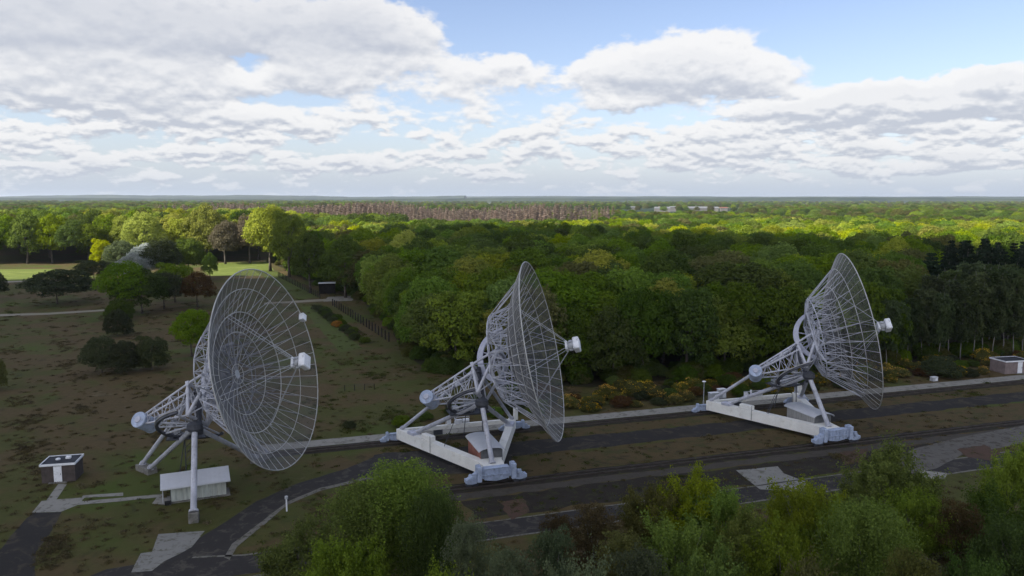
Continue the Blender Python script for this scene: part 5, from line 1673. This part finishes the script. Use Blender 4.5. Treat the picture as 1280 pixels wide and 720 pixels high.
for (tx, ty, dep, rad, kind, col, v, lab) in FG:
    col = {'mid green': 'near mid', 'fresh green': 'near fresh', 'dark green': 'near dark', 'russet': 'near brown'}.get(col, col)
    # the point on the tree's tip: forward distance dep along the ground
    a = (tx - 640) / F; b = -(ty - 360) / F
    fy = CT + b * ST; k = dep / fy
    x = a * k; y = dep; h = CAMH + (b * CT - ST) * k
    o = empty('birch_tree' if kind == 'birch' else ('sapling' if kind == 'sparse' else 'young_oak_tree'), (x, y, 0), rgb.uniform(0, 6), label=lab, cat={'birch': 'birch', 'sparse': 'sapling', 'broad': 'young oak'}[kind], group='near trees below the viewpoint')
    c = bpy.data.objects.new('crown', fg_mesh(kind, col, v)); link(c); c.parent = o
    rb = {'birch': 4.6, 'sparse': 3.6, 'broad': 4.5}[kind]
    c.scale = (rad / rb * .92, rad / rb * .92, h / 12.3)
    t = bpy.data.objects.new('trunk', (FTB if kind != 'broad' else FT)[v % 3]); link(t); t.parent = o; t.scale = (rad / rb, rad / rb, h / 12.0)

# ---- rough grass and heather tufts over the meadow and the verges
def tuft(name, seed, n, mat):
    rg_ = np.random.default_rng(seed)
    c = rg_.normal(0, .42, (n, 3)); c[:, 2] = np.abs(rg_.normal(0, .16, n)) + .03
    return leaf_mesh(name, c, rg_.normal(size=(n, 3)) * np.array([1, 1, .5]), .11 * rg_.uniform(.5, 1.5, n), rg_.uniform(0, 1, n), mat)
LEAF['heather'] = leaf_mat("leaf_heather", (.050, .044, .022), (.115, .092, .048), trans=.2)
LEAF['dry grass'] = leaf_mat("leaf_drygrass", (.070, .060, .026), (.145, .118, .058), trans=.3)
LEAF['low green'] = leaf_mat("leaf_lowgreen", (.042, .052, .013), (.090, .105, .026), trans=.3)
TSRC = []
for i, (mn, lab) in enumerate((('heather', "dark heather clump on the heath just above the block house"), ('dry grass', "pale dry grass clump on the verge below the block house"), ('low green', "green grass clump on the lawn beside the curving road"))):
    p = (G(30, 560), G(110, 660), G(330, 690))[i]
    TSRC.append(mesh_obj('grass_tuft', tuft('grass_tuft', 800 + i, 70, LEAF[mn]), None, None, label=lab, cat='grass tuft', kind='stuff'))
    TSRC[-1].location = p
rgt = random.Random(61)
BARE = []          # sheets kept free of tufts, in rail coordinates
for ob in COL.objects:
    nm = ob.name.split('.')[0]
    if nm in ('asphalt_strip', 'rail_bed', 'concrete_path', 'access_road', 'service_road', 'left_road', 'paved_walk', 'paved_apron', 'concrete_slab', 'gravel_bend', 'meadow_path', 'gravel_pad', 'gravel_ground', 'kerb_edge'):
        xs = [v.co.x for v in ob.data.vertices]; ys = [v.co.y for v in ob.data.vertices]
        BARE.append((min(xs), max(xs), min(ys), max(ys), [(v.co.x, v.co.y) for v in ob.data.vertices]))
pts, sc, rt, pk = [], [], [], []
tries = 0
while len(pts) < 7000 and tries < 120000:
    tries += 1
    y = 62 * (10 ** rgt.uniform(0, .70)); x = rgt.uniform(-.75, .75) * y
    cl = math.sin(x * .21 + 1.1 * math.sin(y * .13)) * math.sin(y * .17 + 1.3 * math.sin(x * .11)) + .5 * math.sin(x * .6 + y * .4)
    if rgt.random() > .06 + .9 * max(0, cl - .45): continue
    if inside(x, y, WOOD) and rgt.random() < .8: continue
    if any(a <= x <= b and c <= y <= d and inside(x, y, pl_) for a, b, c, d, pl_ in BARE): continue
    s_ = rgt.uniform(.20, .60) * (1 + y / 300)
    pts.append((x, y, 0)); sc.append((s_, s_, s_ * rgt.uniform(.4, .8))); rt.append(rgt.uniform(0, 6))
    q = math.sin(x * .05 + y * .02) + rgt.uniform(-1, 1)
    pk.append(0 if q < -.3 else (1 if q < .45 else 2))
gn_scatter('rough_grass', pts, sc, rt, pk, TSRC, label="rough grass and heather tufts over the heath", cat='grass', kind='stuff')

# ------------------------------------------------------------------ country beyond the wood
rgf = random.Random(77)
LARCH = [conifer_crown('larch_crown', 900 + i, 24, 3.0, 1500, .42, LEAF['bare pinkish'], 12, .6) for i in range(2)]
# larch wood: the front rows stand as trees, the depth is one mass
fl = []
def larch_xy():
    out = []
    for x, y in jitter_grid(-380, 260, 690, 1000, 8.6, rgf):
        pr = proj((x, y, 24))
        if not (185 < pr[0] < 770): continue
        back = 690 + (0 if pr[0] < 640 else (pr[0] - 640) * 1.2)
        if y < back: continue
        if rgf.random() < max(0, (pr[0] - 600) / 190) or rgf.random() < max(0, (300 - pr[0]) / 130): continue
        if math.sin(x * .035 + 2) * math.sin(y * .03) > .62: continue
        out.append((x, y, rgf.uniform(18, 29) + 2.5 * math.sin(x * .03) + (1.5 if pr[0] < 500 else 0), y))
    return out
lx = larch_xy(); lx.sort(key=lambda q: q[3])
front = lx[:90]; rest = lx[90:]
LT = finish_mesh(trunk_mesh('larch_trunk', 24, .2, 95, 0, 1.0, lean=.1, reach=.95, n=5), M_BARK)
first_larch = []
fobj = []
for x, y, h, _ in front:
    o = empty('larch_tree', (x, y, terrain(x, y)), rgf.uniform(0, 6), cat='larch')
    i = rgf.randrange(2); s = h / 24
    c = bpy.data.objects.new('crown', LARCH[i]); link(c); c.parent = o; c.scale = (s, s, s)
    t = bpy.data.objects.new('trunk', LT); link(t); t.parent = o; t.scale = (s, s, s)
    if len(first_larch) <= i: first_larch.append(c)
    fobj.append((proj((x, y, h))[0], o))
LSRC = []
for me in LARCH:
    for ob in bpy.data.objects:
        if ob.data == me: LSRC.append(ob); break
for _, o in fobj:
    o["label"] = "bare pinkish-brown larch in the front row of the far larch wood"; o["group"] = "front row of the larch wood"
pts = [(x, y, terrain(x, y)) for x, y, h, _ in rest]
gn_scatter('larch_wood', pts, [(h / 24,) * 3 for x, y, h, _ in rest], [rgf.uniform(0, 6) for _ in rest], [rgf.randrange(len(LSRC)) for _ in rest], LSRC,
           label="pinkish-brown leafless larch wood stretching behind the green oaks", cat='woodland', kind='stuff')

# woods and hedgerow trees between the near wood and the horizon
rgn = np.random.default_rng(5)
def patch(x, y):
    return math.sin(x * .0043 + 1.3) * math.sin(y * .0031 + .4) + .6 * math.sin(x * .011 + y * .006) + .4 * math.sin(y * .013 - x * .008 + 2)
pts, sc, rt, pk = [], [], [], []
def put_tree(x, y, h, color):
    s_ = h / 17.2; r_ = rgf.uniform(.9, 1.3) * s_
    pts.append((x, y, terrain(x, y) + 10.0 * s_)); sc.append((r_, r_, s_)); rt.append(rgf.uniform(0, 6)); pk.append(pick_of(color, rgf))
n_try = 0
while len(pts) < 9000 and n_try < 200000:
    n_try += 1
    y = 600 * (10 ** rgf.uniform(0, .95)); x = rgf.uniform(-.78, .78) * y
    pr = proj((x, y, 15))
    if pr[0] < -30 or pr[0] > 1310: continue
    if y < 690 and pr[0] < 330: continue
    p_ = patch(x, y)
    dens = 1.0 if p_ > -.05 else .05
    if y < 700 and pr[0] > 330: dens = .8
    if 185 < pr[0] < 770 and 660 < y < 1010 and rgf.random() < (.93 if 300 < pr[0] < 600 else .45): continue
    if 780 < pr[0] < 930 and 1100 < y < 2050: dens *= .12
    if rgf.random() > dens: continue
    if y > 900: col = rgf.choice(['mid green', 'olive', 'dark green', 'olive', 'brown', 'mid green', 'fresh green'])  # muted leaf colours past this distance stand in for haze
    else: col = rgf.choice(['fresh green', 'mid green', 'mid green', 'mid green', 'olive', 'dark green', 'brown', 'dark green'] if pr[0] > 600 else ['dark green', 'mid green', 'dark green', 'mid green', 'fresh green'])
    put_tree(x, y, rgf.uniform(13, 20) if pr[0] > 500 else rgf.uniform(17, 25), col)
gn_scatter('distant_woods', pts, sc, rt, pk, SRC, label="scattered green woods and hedgerows on the plain towards the horizon", cat='woodland', kind='stuff')

# low wooded hills on the horizon
def hill_mat():
    m, t = new_mat("far_woodland")
    P = t.node('ShaderNodeNewGeometry').outputs['Position']
    c = t.mix(t.step(t.noise(P, .004, 6, .65), .4, .6), (.020, .034, .026), (.045, .062, .038))
    d = t.node('ShaderNodeBsdfDiffuse'); t.put(d.inputs[0], c); finish(t, d.outputs[0]); return m
M_HILL = hill_mat()
def ridge(dist, x0, x1, hmin, hmax, seed, depth=900):
    rg_ = random.Random(seed); n = 220; ph = [rg_.uniform(0, 6) for _ in range(6)]
    vs = []
    rows = 7
    for j in range(rows):
        t = j / (rows - 1); prof = math.sin(PI * t) ** .6 if 0 < t < 1 else 0
        for i in range(n + 1):
            u = i / n; x = x0 + (x1 - x0) * u
            hh = .5 + .25 * math.sin(u * 9 + ph[0]) + .15 * math.sin(u * 23 + ph[1]) + .06 * math.sin(u * 61 + ph[2]) + .04 * math.sin(u * 170 + ph[3]) + .02 * rg_.uniform(-1, 1)
            vs.append((x, dist + depth * t, 3 + prof * (hmin + (hmax - hmin) * max(0, hh))))
    m = MB().add(vs, [(j * (n + 1) + i, j * (n + 1) + i + 1, (j + 1) * (n + 1) + i + 1, (j + 1) * (n + 1) + i) for j in range(rows - 1) for i in range(n)])
    m.build('hills', M_HILL, smooth=True, kind='structure')
ridge(5600, -5200, 5200, 24, 42, 3, 500)
ridge(8200, -8000, 8000, 34, 62, 4)
ridge(9600, -9500, -600, 50, 86, 12)
ridge(11500, -11000, 11000, 46, 74, 9, 1500)

# ------------------------------------------------------------------ cloud that keeps the sun off the telescopes
def cloud_mat():
    m, t = new_mat("cloud")
    d = t.node('ShaderNodeBsdfDiffuse'); d.inputs[0].default_value = (.9, .9, .9, 1)
    tr = t.node('ShaderNodeBsdfTranslucent'); tr.inputs[0].default_value = (.9, .9, .92, 1)
    mx = t.node('ShaderNodeMixShader'); mx.inputs[0].default_value = .16
    t.L.new(d.outputs[0], mx.inputs[1]); t.L.new(tr.outputs[0], mx.inputs[2])
    finish(t, mx.outputs[0]); return m
CLOUD_ALT = 620.0
SHADE = [(-330, 330), (-262, 338), (-205, 345), (-160, 345), (-125, 350), (-100, 372), (-88, 400), (-72, 425), (-40, 448), (20, 472), (70, 452), (95, 405), (130, 372), (160, 330), (190, 300), (260, 285), (360, 280), (460, 240), (470, 60), (380, -60), (120, -160), (-200, -140), (-380, 20), (-430, 200)]
def overhead_cloud():
    off = Vector((SUN_DIR.x, SUN_DIR.y)) * (CLOUD_ALT / SUN_DIR.z)
    n = 150; x0, x1, y0, y1 = -460, 500, -190, 510
    def sd(x, y):
        e = edge_dist(x, y, SHADE + [SHADE[0]])
        return e if inside(x, y, SHADE) else -e
    rg_ = random.Random(8); ph = [rg_.uniform(0, 6) for _ in range(12)]
    top, vid = [], {}
    vs = []; fs = []
    def nz(x, y):
        return (6 * math.sin(x * .045 + ph[0]) * math.sin(y * .05 + ph[1]) + 5 * math.sin(x * .09 + y * .07 + ph[2]) * math.sin(y * .11 - x * .03 + ph[3]) + 3 * math.sin(x * .21 + ph[4]) * math.sin(y * .19 + ph[5]))
    inside_g = {}
    for j in range(n + 1):
        for i in range(n + 1):
            x = x0 + (x1 - x0) * i / n; y = y0 + (y1 - y0) * j / n
            d = sd(x, y) + nz(x, y)
            if d > 0:
                t = min(1, d / 45); zt = 6 + 26 * math.sqrt(t) * (1 + .25 * math.sin(x * .06 + ph[6]) * math.sin(y * .07 + ph[7])); zb = -4 - 7 * math.sqrt(t) * (1 + .4 * math.sin(x * .05 + ph[8]))
                inside_g[(i, j)] = len(vs)
                vs.append((x + off.x, y + off.y, CLOUD_ALT + zt)); vs.append((x + off.x, y + off.y, CLOUD_ALT + zb))
    edges = {}
    for (i, j), a in inside_g.items():
        q = [(i, j), (i + 1, j), (i + 1, j + 1), (i, j + 1)]
        if all(k in inside_g for k in q):
            ids = [inside_g[k] for k in q]
            fs.append(tuple(ids)); fs.append(tuple(k + 1 for k in reversed(ids)))
            for k in range(4):
                e = (ids[k], ids[(k + 1) % 4]); edges[e] = edges.get(e, 0) + 1
    for (a, b) in edges:
        if (b, a) not in edges: fs.append((a, a + 1, b + 1, b))
    MB().add(vs, fs).build('cloud', cloud_mat(), smooth=True, label="broad cloud overhead that shades the telescopes", kind='stuff', cat='cloud')
overhead_cloud()

# ------------------------------------------------------------------ haze
HAZE_ON = True
if HAZE_ON:
    m = bpy.data.materials.new("haze"); m.use_nodes = True; m.node_tree.nodes.clear()
    t = NT(m.node_tree)
    pv = t.node('ShaderNodeVolumePrincipled')
    pv.inputs['Color'].default_value = (.80, .88, 1.0, 1); pv.inputs['Density'].default_value = 4.5e-5
    pv.inputs['Anisotropy'].default_value = .25
    oo = t.node('ShaderNodeOutputMaterial'); t.L.new(pv.outputs[0], oo.inputs['Volume'])
    MB().box((0, 9000, 48.5), (34000, 20000, 99.0)).build('haze', m, kind='stuff', label="thin blue haze over the whole plain", cat='haze')
